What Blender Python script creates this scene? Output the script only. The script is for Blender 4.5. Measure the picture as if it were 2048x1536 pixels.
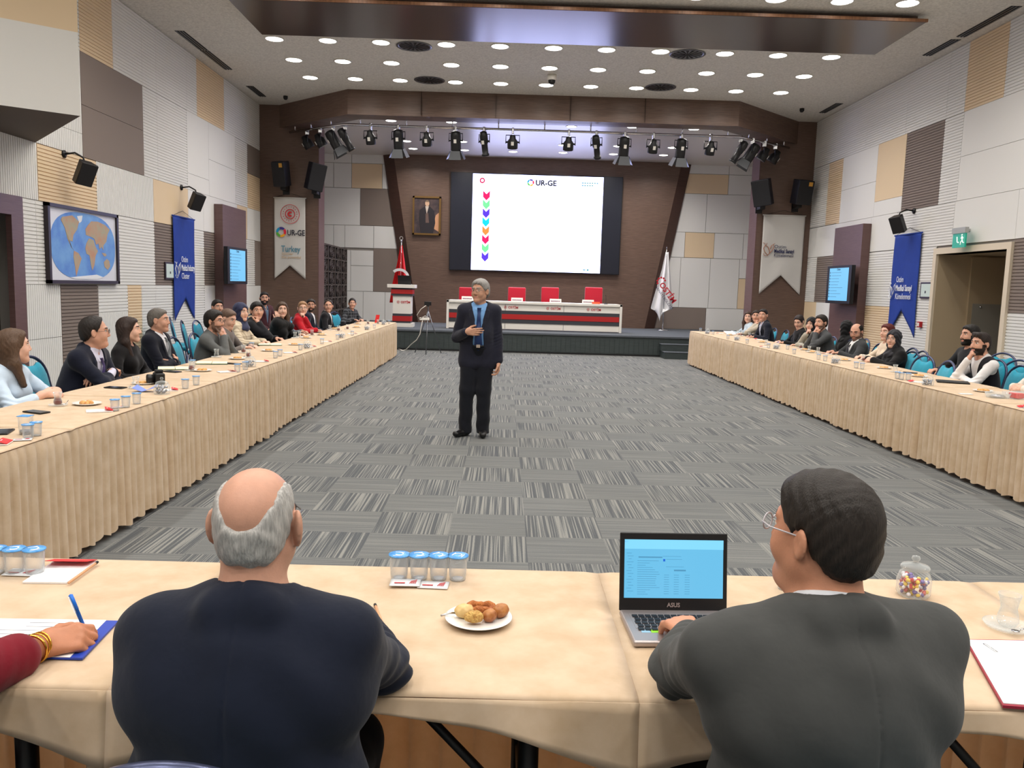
import bpy, bmesh, math, random
import numpy as np
from mathutils import Matrix, Vector, Euler
random.seed(7); RNG = np.random.RandomState(5)
PI = math.pi; SC = bpy.context.scene; COL = SC.collection
for _o in list(bpy.data.objects): bpy.data.objects.remove(_o)

# ---------------------------------------------------------------- camera, world, exposure
CAM_H = 1.6; FPX = 1640.0
def _basis():
    y = np.array([1010-1024, -(574-768), -FPX]); y = y/np.linalg.norm(y)
    r = math.radians(1.6); up = np.array([math.sin(r), math.cos(r), 0]); z = up-up.dot(y)*y; z = z/np.linalg.norm(z)
    return np.array([np.cross(y, z), y, z])
CM = _basis()
cam_d = bpy.data.cameras.new('camera'); cam = bpy.data.objects.new('camera', cam_d); COL.objects.link(cam)
cam_d.sensor_width = 36.0; cam_d.lens = 36.0*FPX/2048; cam_d.clip_end = 100; cam_d.clip_start = 0.05
cam.matrix_world = Matrix.Translation((0, 0, CAM_H)) @ Matrix(CM.tolist()).to_4x4()
SC.camera = cam
w = bpy.data.worlds.new('world'); SC.world = w; w.use_nodes = True
w.node_tree.nodes['Background'].inputs[0].default_value = (0.9, 0.93, 1.0, 1); w.node_tree.nodes['Background'].inputs[1].default_value = 0.05
SC.view_settings.view_transform = 'Standard'; SC.view_settings.look = 'None'
SC.view_settings.gamma = 1.0; SC.view_settings.use_curve_mapping = False
SC.view_settings.exposure = 0.56
LAMP_W = 7.5

def ray(px, py): return CM @ np.array([px-1024.0, -(py-768.0), -FPX])
def onz(px, py, z): d = ray(px, py); t = (z-CAM_H)/d[2]; return Vector((d[0]*t, d[1]*t, z))
def onx(px, py, x): d = ray(px, py); t = x/d[0]; return Vector((x, d[1]*t, d[2]*t+CAM_H))
def ony(px, py, y): d = ray(px, py); t = y/d[1]; return Vector((d[0]*t, y, d[2]*t+CAM_H))

# ---------------------------------------------------------------- materials
def lin(c):
    c = [x/255.0 for x in c]
    return tuple(x/12.92 if x <= 0.04045 else ((x+0.055)/1.055)**2.4 for x in c)+(1,)
MATS = {}
class NB:
    def __init__(s, m): s.t = m.node_tree; s.n = s.t.nodes; s.l = s.t.links
    def new(s, ty, **kw):
        nd = s.n.new(ty)
        for k, v in kw.items():
            if k.startswith('i_'):
                key = k[2:]; key = int(key) if key.isdigit() else key.replace('_', ' ')
                if hasattr(v, 'is_linked') or isinstance(v, bpy.types.NodeSocket): s.l.new(v, nd.inputs[key])
                else: nd.inputs[key].default_value = v
            else: setattr(nd, k, v)
        return nd
    def math(s, op, a, b=None, c=None):
        nd = s.n.new('ShaderNodeMath'); nd.operation = op
        for i, v in enumerate((a, b, c)):
            if v is None: continue
            if isinstance(v, bpy.types.NodeSocket): s.l.new(v, nd.inputs[i])
            else: nd.inputs[i].default_value = v
        return nd.outputs[0]
    def mix(s, f, a, b):
        nd = s.n.new('ShaderNodeMix'); nd.data_type = 'RGBA'
        for i, v in ((0, f), (6, a), (7, b)):
            if isinstance(v, bpy.types.NodeSocket): s.l.new(v, nd.inputs[i])
            else: nd.inputs[i].default_value = v
        return nd.outputs[2]
def mat(name, col, rough=0.6, metal=0.0, noise=0.0, nscale=20.0, stretch=(1, 1, 1), bump=0.0, bscale=None, spec=0.5, trans=0.0,
        emit=None, estr=0.0, col2=None, sub=0.0, sheen=0.0, ior=1.45, alpha=1.0, coat=0.0):
    if name in MATS: return MATS[name]
    m = bpy.data.materials.new(name); m.use_nodes = True; MATS[name] = m
    b = NB(m); p = b.n['Principled BSDF']; c = lin(col)
    p.inputs['Base Color'].default_value = c; p.inputs['Roughness'].default_value = rough; p.inputs['Metallic'].default_value = metal
    p.inputs['Specular IOR Level'].default_value = spec; p.inputs['IOR'].default_value = ior
    p.inputs['Transmission Weight'].default_value = trans; p.inputs['Alpha'].default_value = alpha; p.inputs['Coat Weight'].default_value = coat
    p.inputs['Sheen Weight'].default_value = sheen
    if sub: p.inputs['Subsurface Weight'].default_value = sub; p.inputs['Subsurface Radius'].default_value = (0.012, 0.005, 0.003)
    if emit: p.inputs['Emission Color'].default_value = lin(emit) if max(emit) > 3 else tuple(emit)+(1,); p.inputs['Emission Strength'].default_value = estr
    if noise or bump:
        tc = b.new('ShaderNodeTexCoord'); mp = b.new('ShaderNodeMapping', i_0=tc.outputs['Object']); mp.inputs['Scale'].default_value = stretch
        nz = b.new('ShaderNodeTexNoise', i_Vector=mp.outputs[0], i_Scale=nscale, i_Detail=5.0, i_Roughness=0.6)
        if noise:
            c2 = lin(col2) if col2 else tuple(x*(1-noise) for x in c[:3])+(1,)
            r = b.new('ShaderNodeValToRGB', i_0=nz.outputs[0]); r.color_ramp.elements[0].position = 0.32; r.color_ramp.elements[1].position = 0.68
            r.color_ramp.elements[0].color = c2; r.color_ramp.elements[1].color = c
            b.l.new(r.outputs[0], p.inputs['Base Color'])
        if bump:
            nz2 = nz if bscale is None else b.new('ShaderNodeTexNoise', i_Vector=mp.outputs[0], i_Scale=bscale, i_Detail=4.0)
            bp = b.new('ShaderNodeBump', i_Height=nz2.outputs[0], i_Strength=bump, i_Distance=0.02); b.l.new(bp.outputs[0], p.inputs['Normal'])
    return m

# ---------------------------------------------------------------- mesh builder and tree helpers
class MB:
    def __init__(s): s.v = []; s.f = []; s.m = []; s.sm = []
    def add(s, vs, fs, mi=0, M=None, smooth=False):
        o = len(s.v)
        for q in vs:
            q = Vector(q); q = (M @ q) if M is not None else q; s.v.append(tuple(q))
        for f in fs: s.f.append(tuple(o+i for i in f)); s.m.append(mi); s.sm.append(smooth)
        return s
    def box(s, lo, hi, mi=0, M=None):
        x0, y0, z0 = lo; x1, y1, z1 = hi
        return s.add([(x0,y0,z0),(x1,y0,z0),(x1,y1,z0),(x0,y1,z0),(x0,y0,z1),(x1,y0,z1),(x1,y1,z1),(x0,y1,z1)],
            [(0,3,2,1),(4,5,6,7),(0,1,5,4),(1,2,6,5),(2,3,7,6),(3,0,4,7)], mi, M)
    def prism(s, pts, d, mi=0, M=None):          # pts: loop of 3D points, extruded along d
        n = len(pts); d = Vector(d); a = [Vector(p) for p in pts]
        return s.add(a+[p+d for p in a], [tuple(range(n))[::-1], tuple(range(n, 2*n))]+[(i, (i+1) % n, n+(i+1) % n, n+i) for i in range(n)], mi, M)
    def tube(s, pts, r, n=10, mi=0, M=None, caps=True, closed=False):
        P = [Vector(p) for p in pts]; k = len(P); R = r if isinstance(r, (list, tuple)) else [r]*k
        vs = []; up = None
        for i in range(k):
            a = P[(i-1) % k] if (closed or i > 0) else P[i]; c = P[(i+1) % k] if (closed or i < k-1) else P[i]
            t = (c-a).normalized()
            if up is None: up = Vector((0,0,1)) if abs(t.z) < 0.9 else Vector((1,0,0))
            x = t.cross(up)
            if x.length < 1e-6: x = t.orthogonal()
            x.normalize(); up = x.cross(t).normalized()
            for j in range(n):
                an = 2*PI*j/n; vs.append(P[i]+(x*math.cos(an)+up*math.sin(an))*R[i])
        fs = []
        for i in range(k if closed else k-1):
            i2 = (i+1) % k
            for j in range(n): fs.append((i*n+j, i*n+(j+1) % n, i2*n+(j+1) % n, i2*n+j))
        if caps and not closed: fs += [tuple(range(n))[::-1], tuple(range((k-1)*n, k*n))]
        return s.add(vs, fs, mi, M, smooth=True)
    def lathe(s, prof, n=24, mi=0, M=None, caps=True):   # prof: (r, z)
        vs = []; fs = []
        for r, z in prof:
            for j in range(n): a = 2*PI*j/n; vs.append((r*math.cos(a), r*math.sin(a), z))
        for i in range(len(prof)-1):
            for j in range(n): fs.append((i*n+j, i*n+(j+1) % n, (i+1)*n+(j+1) % n, (i+1)*n+j))
        if caps: fs += [tuple(range(n))[::-1], tuple(range((len(prof)-1)*n, len(prof)*n))]
        return s.add(vs, fs, mi, M, smooth=True)
    def grid(s, fn, nu, nv, mi=0, M=None, smooth=True):
        vs = [fn(i/nu, j/nv) for j in range(nv+1) for i in range(nu+1)]
        fs = [(j*(nu+1)+i, j*(nu+1)+i+1, (j+1)*(nu+1)+i+1, (j+1)*(nu+1)+i) for j in range(nv) for i in range(nu)]
        return s.add(vs, fs, mi, M, smooth)
    def build(s, name, mats, parent=None, loc=None, bevel=0.0, seg=2, solid=0.0, subsurf=0):
        me = bpy.data.meshes.new(name); me.from_pydata(s.v, [], s.f)
        for mm in (mats if isinstance(mats, (list, tuple)) else [mats]): me.materials.append(mm)
        me.polygons.foreach_set('material_index', s.m); me.polygons.foreach_set('use_smooth', s.sm if not bevel else [True]*len(s.sm)); me.update()
        o = bpy.data.objects.new(name, me); COL.objects.link(o)
        if parent is not None: o.parent = parent
        if loc is not None: o.location = loc
        if solid: q = o.modifiers.new('s', 'SOLIDIFY'); q.thickness = solid; q.offset = 0
        if bevel:
            q = o.modifiers.new('b', 'BEVEL'); q.width = bevel; q.segments = seg; q.limit_method = 'ANGLE'; q.harden_normals = True
        if subsurf: q = o.modifiers.new('u', 'SUBSURF'); q.levels = subsurf; q.render_levels = subsurf
        return o
def thing(name, label, cat, loc=(0,0,0), rz=0.0, group=None):
    o = bpy.data.objects.new(name, None); COL.objects.link(o); o.location = loc; o.rotation_euler = (0,0,rz); o.empty_display_size = 0.1
    return tag(o, label, cat, group)
def tag(o, label, cat, group=None):
    o['label'] = label; o['category'] = cat
    if group: o['group'] = group
    return o
def struct(o): o['kind'] = 'structure'; return o
def dup(root, loc, rz=0.0, label=None, group=None):
    def cp(o, par):
        c = o.copy(); COL.objects.link(c); c.parent = par
        for ch in list(o.children): cp(ch, c)
        return c
    r = cp(root, None); r.location = loc; r.rotation_euler = (0,0,rz)
    if label: r['label'] = label
    if group: r['group'] = group
    return r
def text_mesh(name, body, size, m, parent, loc, rot=(PI/2,0,0), ext=0.001, align='LEFT', bold=0.0, sx=1.0):
    cu = bpy.data.curves.new(name, 'FONT'); cu.body = body; cu.size = size; cu.extrude = ext; cu.align_x = align; cu.offset = bold; cu.resolution_u = 3
    t = bpy.data.objects.new(name+'_tmp', cu); COL.objects.link(t)
    me = bpy.data.meshes.new_from_object(t.evaluated_get(bpy.context.evaluated_depsgraph_get()) if False else t); bpy.data.objects.remove(t)
    me.materials.clear(); me.materials.append(m)
    o = bpy.data.objects.new(name, me); COL.objects.link(o); o.parent = parent; o.location = loc; o.rotation_euler = rot; o.scale = (sx,1,1)
    return o
ORD = ['first','second','third','fourth','fifth','sixth','seventh','eighth','ninth','tenth','eleventh','twelfth','thirteenth']
# ---------------------------------------------------------------- room shell
XL, XR, YB, YF, ZC = -5.9, 7.3, -5.0, 20.0, 5.7
M_W = mat('panel_white', (230,229,226), 0.75); M_T = mat('panel_tan', (230,206,172), 0.75); M_G = mat('panel_taupe', (134,121,113), 0.75)
M_GAP = mat('panel_backing', (150,145,139), 0.9)
M_WOOD = mat('brown_wood_panelling', (116,93,81), 0.42, noise=0.5, nscale=3.0, stretch=(1.2,1.2,45), col2=(84,66,57), bump=0.05)
M_WOOD2 = mat('brown_wood_purplish', (112,87,84), 0.4, noise=0.4, nscale=3.0, stretch=(1.2,1.2,45), col2=(98,72,70))
M_CEIL = mat('ceiling_tile', (226,223,216), 0.85, noise=0.16, nscale=28, col2=(196,193,187))
M_BLACK = mat('black_plastic', (18,18,20), 0.45); M_CHROME = mat('chrome', (215,215,218), 0.18, metal=1.0); M_STEEL = mat('grey_steel', (120,122,126), 0.35, metal=1.0)
M_CREAM = mat('cream_door_trim', (222,208,186), 0.6)

def carpet(name, dark, light, tile=True):
    m = bpy.data.materials.new(name); m.use_nodes = True; b = NB(m); p = b.n['Principled BSDF']; p.inputs['Roughness'].default_value = 0.95; p.inputs['Specular IOR Level'].default_value = 0.15
    g = b.new('ShaderNodeNewGeometry'); s = b.new('ShaderNodeSeparateXYZ', i_0=g.outputs['Position']); X, Y = s.outputs[0], s.outputs[1]
    fx = b.math('FLOOR', b.math('DIVIDE', b.math('ADD', X, 0.32), 0.5)); fy = b.math('FLOOR', b.math('DIVIDE', b.math('SUBTRACT', Y, 0.15), 0.5))
    par = b.math('ABSOLUTE', b.math('MODULO', b.math('ADD', fx, fy), 2.0))
    def stripes(u, v, seed):
        cv = b.new('ShaderNodeCombineXYZ', i_0=b.math('MULTIPLY', u, 100.0), i_1=b.math('MULTIPLY', v, 1.1), i_2=b.math('ADD', b.math('MULTIPLY', fx, 3.7), b.math('MULTIPLY', fy, 1.9)))
        n1 = b.new('ShaderNodeTexNoise', i_Vector=cv.outputs[0], i_Scale=1.0, i_Detail=0.6, i_Roughness=0.5)
        return n1.outputs[0]
    a = stripes(X, Y, 0); c = stripes(Y, X, 1)
    mixf = b.math('ADD', b.math('MULTIPLY', a, par), b.math('MULTIPLY', c, b.math('SUBTRACT', 1.0, par)))
    gr = b.new('ShaderNodeTexNoise', i_Vector=g.outputs['Position'], i_Scale=140.0, i_Detail=3.0)
    mixf = b.math('ADD', mixf, b.math('MULTIPLY', b.math('SUBTRACT', gr.outputs[0], 0.5), 0.35))
    r = b.new('ShaderNodeValToRGB', i_0=mixf); e = r.color_ramp.elements
    e[0].position = 0.41; e[0].color = lin(dark); e[1].position = 0.65; e[1].color = lin(light); q = e.new(0.54); q.color = lin(tuple((dark[i]*0.5+light[i]*0.5) for i in range(3)))
    # contrast of the cross-laid tiles is lower; tile joints a touch darker
    mid = lin(tuple((dark[i]*0.5+light[i]*0.5) for i in range(3)))
    colr = b.mix(b.math('ADD', 0.35, b.math('MULTIPLY', par, 0.65)), mid, r.outputs[0])
    st = b.new('ShaderNodeTexNoise', i_Vector=g.outputs['Position'], i_Scale=0.9, i_Detail=4.0)
    colr = b.mix(b.math('MULTIPLY', b.math('SUBTRACT', st.outputs[0], 0.35), 0.5), colr, lin((dark[0]+12, dark[1]+8, dark[2])))
    b.l.new(colr, p.inputs['Base Color'])
    bp = b.new('ShaderNodeBump', i_Height=mixf, i_Strength=0.5, i_Distance=0.006); b.l.new(bp.outputs[0], p.inputs['Normal'])
    return m
M_CARPET = carpet('striped_carpet_tiles', (80,83,86), (132,132,128))
M_STAGE = mat('stage_carpet', (98,102,108), 0.95, noise=0.4, nscale=90, col2=(74,78,84), spec=0.1)
M_RISER = mat('stage_riser_board', (62,70,70), 0.55, noise=0.3, nscale=5, stretch=(1,1,25), col2=(46,54,54))

struct(MB().box((XL-0.3, YB-0.3, -0.2), (XR+0.3, 24.9, 0)).build('floor', M_CARPET))
struct(MB().box((XL-0.3, YB-0.3, ZC), (XR+0.3, 20.3, ZC+0.2)).build('ceiling', M_CEIL))
struct(MB().box((XL-0.3, YB-0.3, 0), (XR+0.3, YB, ZC)).build('wall_rear', M_W))

def panel_wall(name, x0, sgn, rects, y_min, y_max, holes):
    # backing sheet and raised panels: x0 the inner face; sgn +1 when the room lies towards +x
    mb = MB(); t = 0.028
    cuts = sorted(holes, key=lambda h: h[0]); y = y_min
    bx = lambda ya, yb, za, zb: mb.box((min(x0-sgn*t, x0-sgn*0.3), ya, za), (max(x0-sgn*t, x0-sgn*0.3), yb, zb), 3)
    for (a, c, z0, z1) in cuts:
        bx(y, a, 0, ZC); bx(a, c, z1, ZC)
        if z0 > 0: bx(a, c, 0, z0)
        y = c
    bx(y, y_max, 0, ZC)
    g = 0.003
    def pb(ya, yb, za, zb, mi): mb.box((min(x0, x0-sgn*t), ya, za), (max(x0, x0-sgn*t), yb, zb), mi)
    for (ya, yb, za, zb, c, pat) in rects:
        mi = 'WTG'.index(c); ya += g; yb -= g; za += g; zb -= g
        if pat == 'p': pb(ya, yb, za, zb, mi)
        elif pat == 'h':
            n = max(1, round((zb-za)/0.047)); st = (zb-za)/n
            for i in range(n): pb(ya, yb, za+i*st, za+(i+1)*st-0.012, mi)
            mb.box((min(x0-sgn*0.013, x0-sgn*t), ya, za), (max(x0-sgn*0.013, x0-sgn*t), yb, zb), mi)
        else:
            n = max(1, round((yb-ya)/0.045)); st = (yb-ya)/n
            for i in range(n): pb(ya+i*st, ya+(i+1)*st-0.010, za, zb, mi)
            mb.box((min(x0-sgn*0.013, x0-sgn*t), ya, za), (max(x0-sgn*0.013, x0-sgn*t), yb, zb), mi)
    return struct(mb.build(name, [M_W, M_T, M_G, M_GAP]))
Lr = [(10.14,11.02,0,.77,'W','v'),(10.14,11.02,.77,1.46,'W','v'),(11.02,12.03,0,1.46,'G','h'),(12.03,12.97,1.06,1.46,'W','h'),(12.03,12.97,0,1.06,'W','v'),
 (12.97,13.46,.3,1.46,'T','h'),(12.97,13.46,0,.3,'W','h'),(13.46,14.0,0,1.46,'W','h'),(14.0,15.6,0,1.46,'W','h'),(15.6,16.28,0,1.46,'W','h'),(16.28,18.2,0,1.46,'W','p'),
 (18.2,18.85,0,1.46,'W','p'),(18.85,19.4,0,.95,'T','p'),(18.85,20,.95,1.46,'W','p'),(19.4,20,0,.95,'T','p'),
 (10.14,10.5,1.46,2.51,'W','h'),(10.5,12.7,1.46,2.51,'W','h'),(12.7,14.0,1.46,2.51,'W','h'),(14.0,15.7,1.46,2.51,'G','h'),(15.7,16.28,1.46,2.51,'W','h'),
 (16.28,18.2,1.46,2.51,'G','h'),(18.2,19.55,1.46,2.51,'W','h'),(19.55,20,1.46,2.51,'G','p'),
 (8.0,10.58,2.51,3.22,'W','v'),(10.58,12.08,2.51,3.22,'T','h'),(12.08,14.0,2.51,3.22,'W','v'),(14.0,15.5,2.51,3.22,'T','p'),(15.5,16.28,2.51,3.22,'W','p'),(16.28,18.3,2.51,3.22,'W','p'),(18.3,19.0,2.51,3.22,'T','p'),(19.0,20,2.51,3.22,'W','p'),
 (10.58,11.72,3.22,3.53,'W','v'),(10.58,11.72,3.53,4.64,'W','v'),(11.72,13.66,3.22,3.93,'G','p'),(11.72,13.66,3.93,4.64,'G','p'),
 (13.66,14.2,3.22,4.64,'W','h'),(14.2,15.5,3.22,4.64,'W','h'),(15.5,16.6,3.22,3.52,'W','p'),(15.5,16.6,3.52,4.64,'W','p'),(16.6,18.2,3.22,3.93,'W','p'),(16.6,18.2,3.93,4.64,'W','p'),
 (18.2,19.05,3.22,4.64,'W','h'),(19.05,20,3.22,4.0,'T','h'),(19.05,20,4.0,4.64,'G','p'),
 (10.58,11.72,4.64,5.7,'W','h'),(11.72,12.68,4.64,5.7,'T','h'),(12.68,13.66,4.64,5.7,'W','h'),(13.66,14.2,4.64,5.7,'W','h'),(14.2,15.52,4.64,5.7,'W','h'),
 (15.52,16.02,4.64,5.7,'W','h'),(16.02,17.53,4.64,5.7,'T','h'),(17.53,19.0,4.64,5.7,'W','h'),(19.0,20,4.64,5.7,'W','h'),
 (8.0,10.58,3.22,5.7,'W','v'),(-5,8.0,2.6,5.7,'W','p'),(-5,5.0,1.3,2.6,'W','h'),(-5,5.0,0,1.3,'G','h'),(5.0,8.0,1.46,2.6,'W','h'),(5.0,8.0,0,1.46,'W','v'),
 (8.0,8.3,0,2.51,'W','h')]
panel_wall('wall_left', XL, 1, Lr, YB-0.3, 20.0, [(8.3,10.14,0,2.51)])
Rr = [(14.04,15.5,0,1.44,'W','h'),(15.5,16.7,0,1.44,'T','h'),(16.7,18.5,0,1.46,'W','p'),(18.5,19.24,0,1.46,'W','p'),(19.24,20,0,1.46,'T','p'),
 (14.04,15.5,1.44,2.5,'W','h'),(15.5,16.7,1.44,2.5,'W','h'),(16.7,18.3,1.46,2.51,'W','h'),(18.3,19.4,1.46,2.51,'G','h'),(19.4,20,1.46,2.51,'W','h'),
 (8.6,11.88,1.44,2.5,'G','h'),(8.6,11.88,0,1.44,'W','h'),(4,8.6,0,2.5,'W','h'),(-5,4,0,2.5,'W','p'),
 (11.88,13.56,2.5,3.2,'W','p'),(9.0,11.88,2.5,3.2,'W','p'),(13.56,15.55,2.5,3.2,'W','h'),(15.55,16.65,2.51,3.2,'W','p'),(16.65,18.4,2.51,3.2,'W','p'),(18.4,20,2.51,3.22,'W','p'),
 (9.0,13.53,3.2,3.9,'W','p'),(9.0,13.53,3.9,4.61,'W','p'),(13.53,14.11,3.2,4.61,'W','h'),(14.11,15.42,3.2,4.61,'G','h'),(15.42,16.57,3.49,4.61,'T','p'),(15.42,16.57,3.2,3.49,'W','p'),
 (16.57,18.26,3.2,3.9,'W','p'),(16.57,18.26,3.9,4.61,'W','p'),(18.26,19.05,3.2,4.61,'T','h'),(19.05,20,3.2,4.61,'W','h'),
 (9.0,12.5,4.61,5.7,'W','h'),(12.5,13.55,4.61,5.7,'T','h'),(13.55,14.1,4.61,5.7,'W','h'),(14.1,15.5,4.61,5.7,'W','h'),(15.5,17.2,4.61,5.7,'W','h'),(17.2,18.6,4.61,5.7,'W','h'),(18.6,20,4.61,5.7,'W','h'),
 (-5,9.0,2.5,5.7,'W','p')]
panel_wall('wall_right', XR, -1, Rr, YB-0.3, 20.0, [(11.98,13.94,0,2.36)])
# bulkhead of the booth above the left door
A = onz(161,232,3.22); B = onz(0,210,3.22); dB = (B-A).normalized(); B2 = A+dB*2.6
zsp = ony(158,65,A.y).z
mb = MB(); tq = (XL-.02-A.x)/dB.x; pts = [(XL-.02,10.58),(A.x,A.y),(XL-.02,A.y+dB.y*tq)]
mb.prism([(x,y,3.22) for x, y in pts], (0,0,zsp-3.22), 0); mb.m[0] = 1; mb.m[1] = 1
mb.prism([(x,y,zsp) for x, y in pts], (0,0,ZC-zsp), 2)
struct(mb.build('wall_booth', [M_W, mat('bulkhead_underside', (92,80,70), 0.7), M_T]))
# stage
YS = 20.15; ZS = 0.5
def recess(name, x0, x1, y0, y1, z1, m):
    return MB()
mb = MB(); mb.box((XL, YS, 0.0), (XR, 24.6, ZS-0.04), 1); mb.box((XL, YS-0.03, ZS-0.04), (XR, 24.6, ZS), 0)
for i, xx in enumerate(np.arange(-4.6, 7, 1.85)): mb.box((xx-0.004, YS-0.004, 0.03), (xx+0.004, YS, ZS-0.05), 2)
for j in range(int((4.0+5.9)/0.12)): mb.box((XL+j*0.12, YS-0.006, 0.05), (XL+j*0.12+0.108, YS, ZS-0.1), 1)
mb.box((XL, YS-0.008, 0), (XR, YS, 0.035), 2)
struct(mb.build('floor_stage', [M_STAGE, M_RISER, M_BLACK]))
mb = MB(); mb.box((3.86, YS-0.62, 0), (5.9, YS-0.03, 0.165), 0); mb.box((3.84, YS-0.32, 0.165), (5.9, YS-0.03, 0.335), 0)
mb.box((3.85, YS-0.63, 0.155), (5.9, YS-0.3, 0.167), 1); mb.box((3.83, YS-0.33, 0.325), (5.9, YS-0.03, 0.337), 1)
struct(mb.build('floor_stage_steps', [M_RISER, M_STAGE]))
# proscenium pillars
mb = MB(); mb.box((XL-0.3, 20.0, 0), (-4.52, 20.6, ZC), 0); mb.box((-4.523, 20.0, 0), (-4.50, 20.6, 5.25), 1); struct(mb.build('trim_pillar_left', [M_WOOD, M_WOOD2]))
mb = MB(); mb.box((6.02, 20.0, 0), (XR+0.3, 20.6, ZC), 0); mb.box((6.0, 20.0, 0), (6.023, 20.6, 5.25), 1); struct(mb.build('trim_pillar_right', [M_WOOD, M_WOOD2]))
# beam over the stage mouth: front part and two chamfers
fr = [(-5.45,20.02),(-3.48,18.17),(4.92,18.12),(6.88,20.02)]; bk = [(6.88,20.45),(6.5,20.3),(4.7,18.62),(-3.3,18.67),(-5.1,20.4),(-5.45,20.45)]
struct(MB().prism([(x,y,5.18) for x,y in fr+bk], (0,0,ZC-5.18), 0).build('trim_stage_beam', M_WOOD))
mb = MB()
for xx in (-1.9,-0.3,1.3,2.9): mb.box((xx-0.002, 18.1, 5.2), (xx+0.002, 18.16, ZC-0.01), 0)
struct(mb.build('trim_beam_joints', mat('joint_dark',(50,34,28),0.6)))
M_SCEIL = mat('stage_ceiling', (196,190,182), 0.33, spec=0.6)
struct(MB().prism([(x,y,5.3) for x,y in [(-5.4,20.35),(-3.4,18.45),(4.85,18.45),(6.8,20.35),(XR,20.35),(XR,24.8),(XL,24.8),(XL,20.35)]], (0,0,0.2)).build('ceiling_stage', M_SCEIL))
# back walls: cream panel wall behind, brown trapezoid in front
mb = MB(); mb.box((XL-0.3, 24.53, 0), (XR+0.3, 24.8, 5.6), 3)
def PP(px, py): q = ony(px, py, 24.5); return q.x, q.z
cells = []
def row(z0, z1, spec):
    for x0, x1, c in spec: mb.box((x0+.006, 24.5, z0+.006), (x1-.006, 24.53, z1-.006), 'WTG'.index(c))
zr = [0.5,1.35,2.62,3.23,4.32,4.78,5.35]
def cx(u): return ony(400+u/4.876, 500, 24.5).x
row(0.5,1.35,[(-5.9,-4.2,'W'),(-4.2,-3.55,'W'),(-3.55,-1.5,'W')]); row(1.35,2.55,[(-5.9,cx(1470),'W')]); row(1.35,2.1,[(cx(1470),cx(1692),'W')]); row(2.1,2.55,[(cx(1470),cx(1692),'W')])
row(1.35,2.62,[(cx(1692),-1.5,'G')]); row(2.62,3.27,[(-5.9,cx(1302),'W'),(cx(1302),cx(1412),'W'),(cx(1412),cx(1692),'W'),(cx(1692),-1.5,'W')])
row(3.27,4.34,[(-5.9,cx(1560),'W'),(cx(1560),-1.5,'G')]); row(4.34,5.05,[(-5.9,cx(1302),'W'),(cx(1302),cx(1475),'W'),(cx(1475),cx(1770),'T'),(cx(1770),-1.5,'W')]); row(5.05,5.4,[(-5.9,cx(1475),'W'),(cx(1475),-1.5,'W')])
def rx(u): return ony(1280+u/4.043, 500, 24.5).x
row(0.5,1.15,[(3.2,rx(562),'G'),(rx(562),XR,'W')]); row(1.15,2.62,[(3.2,rx(335),'W'),(rx(335),rx(575),'W'),(rx(575),rx(812),'W'),]); row(1.15,2.05,[(rx(812),XR,'T')]); row(2.05,2.62,[(rx(812),XR,'W')])
row(2.62,3.36,[(3.2,rx(360),'W'),(rx(360),rx(597),'T'),(rx(597),rx(832),'W'),(rx(832),XR,'W')]); row(3.36,4.48,[(3.2,rx(520),'W'),(rx(520),XR,'W')])
row(4.48,5.05,[(3.2,rx(684),'T'),(rx(684),XR,'W')]); row(5.05,5.4,[(3.2,rx(684),'W'),(rx(684),XR,'W')])
struct(mb.build('wall_stage_back', [M_W, M_T, M_G, M_GAP]))
mb = MB(); mb.prism([(-2.53,24.2,ZS),(4.15,24.2,ZS),(5.0,24.2,5.3),(-3.31,24.2,5.3)], (0,0.29,0), 0)
for s_, xs in ((-1, ((-2.53,-3.31))), (1, ((4.15,5.0)))):
    b0, b1 = xs; mb.prism([(b0,24.2,ZS),(b1,24.2,5.3),(b1+s_*0.33,24.45,5.3),(b0+s_*0.33,24.45,ZS)], (0,0.04,0), 1)
struct(mb.build('wall_stage_feature', [M_WOOD, mat('brown_wood_side_shaded',(86,58,48),0.45,noise=0.4,nscale=3,stretch=(1.2,1.2,45))]))  # side faces get a darker brown: their weaker light is put into the colour
struct(MB().box((XL-0.3, 20.55, 0), (XL, 24.6, 5.6), 0).build('wall_stage_left', M_W)); struct(MB().box((XR, 20.55, 0), (XR+0.3, 24.6, 5.6), 0).build('wall_stage_right', M_W))
# dark pierced screen beside the left pillar
mb = MB(); a = Vector((-4.58,20.62,0)); c = Vector((-4.62,24.2,0)); 
def G(u, z): q = a.lerp(c, u); return Vector((q.x, q.y, z))
zt = 2.55
for i in range(5): u = i/4; mb.prism([G(max(0,u-0.012),ZS), G(min(1,u+0.012),ZS), G(min(1,u+0.012),zt), G(max(0,u-0.012),zt)], (-0.05,0,0), 0)
for k in range(7): z = ZS+(zt-ZS)*k/6; mb.prism([G(0,z-.02), G(1,z-.02), G(1,z+.02), G(0,z+.02)], (-0.05,0,0), 0)
mb.prism([G(0,ZS), G(1,ZS), G(1,zt), G(0,zt)], (-0.01,0,0), 1, M=Matrix.Translation((-0.05,0,0)))
for i in range(4):
    for k in range(6):
        cc = G((i+.5)/4, ZS+(zt-ZS)*(k+.5)/6); du = (c-a).normalized()
        for rr in (0.05,0.1,0.15):
            mb.tube([cc+du*rr*1.9*math.cos(t)+Vector((0,0,rr*math.sin(t))) for t in np.linspace(0,2*PI,14)[:-1]], 0.012, 4, 0, closed=True)
        for t in range(4):
            an = t*PI/4; d = du*math.cos(an)*1.9+Vector((0,0,math.sin(an))); mb.tube([cc-d*0.15, cc+d*0.15], 0.01, 4, 0)
struct(mb.build('trim_pierced_screen', [mat('dark_screen_wood',(66,56,52),0.5), mat('dark_screen_back',(34,29,28),0.7)]))
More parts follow.
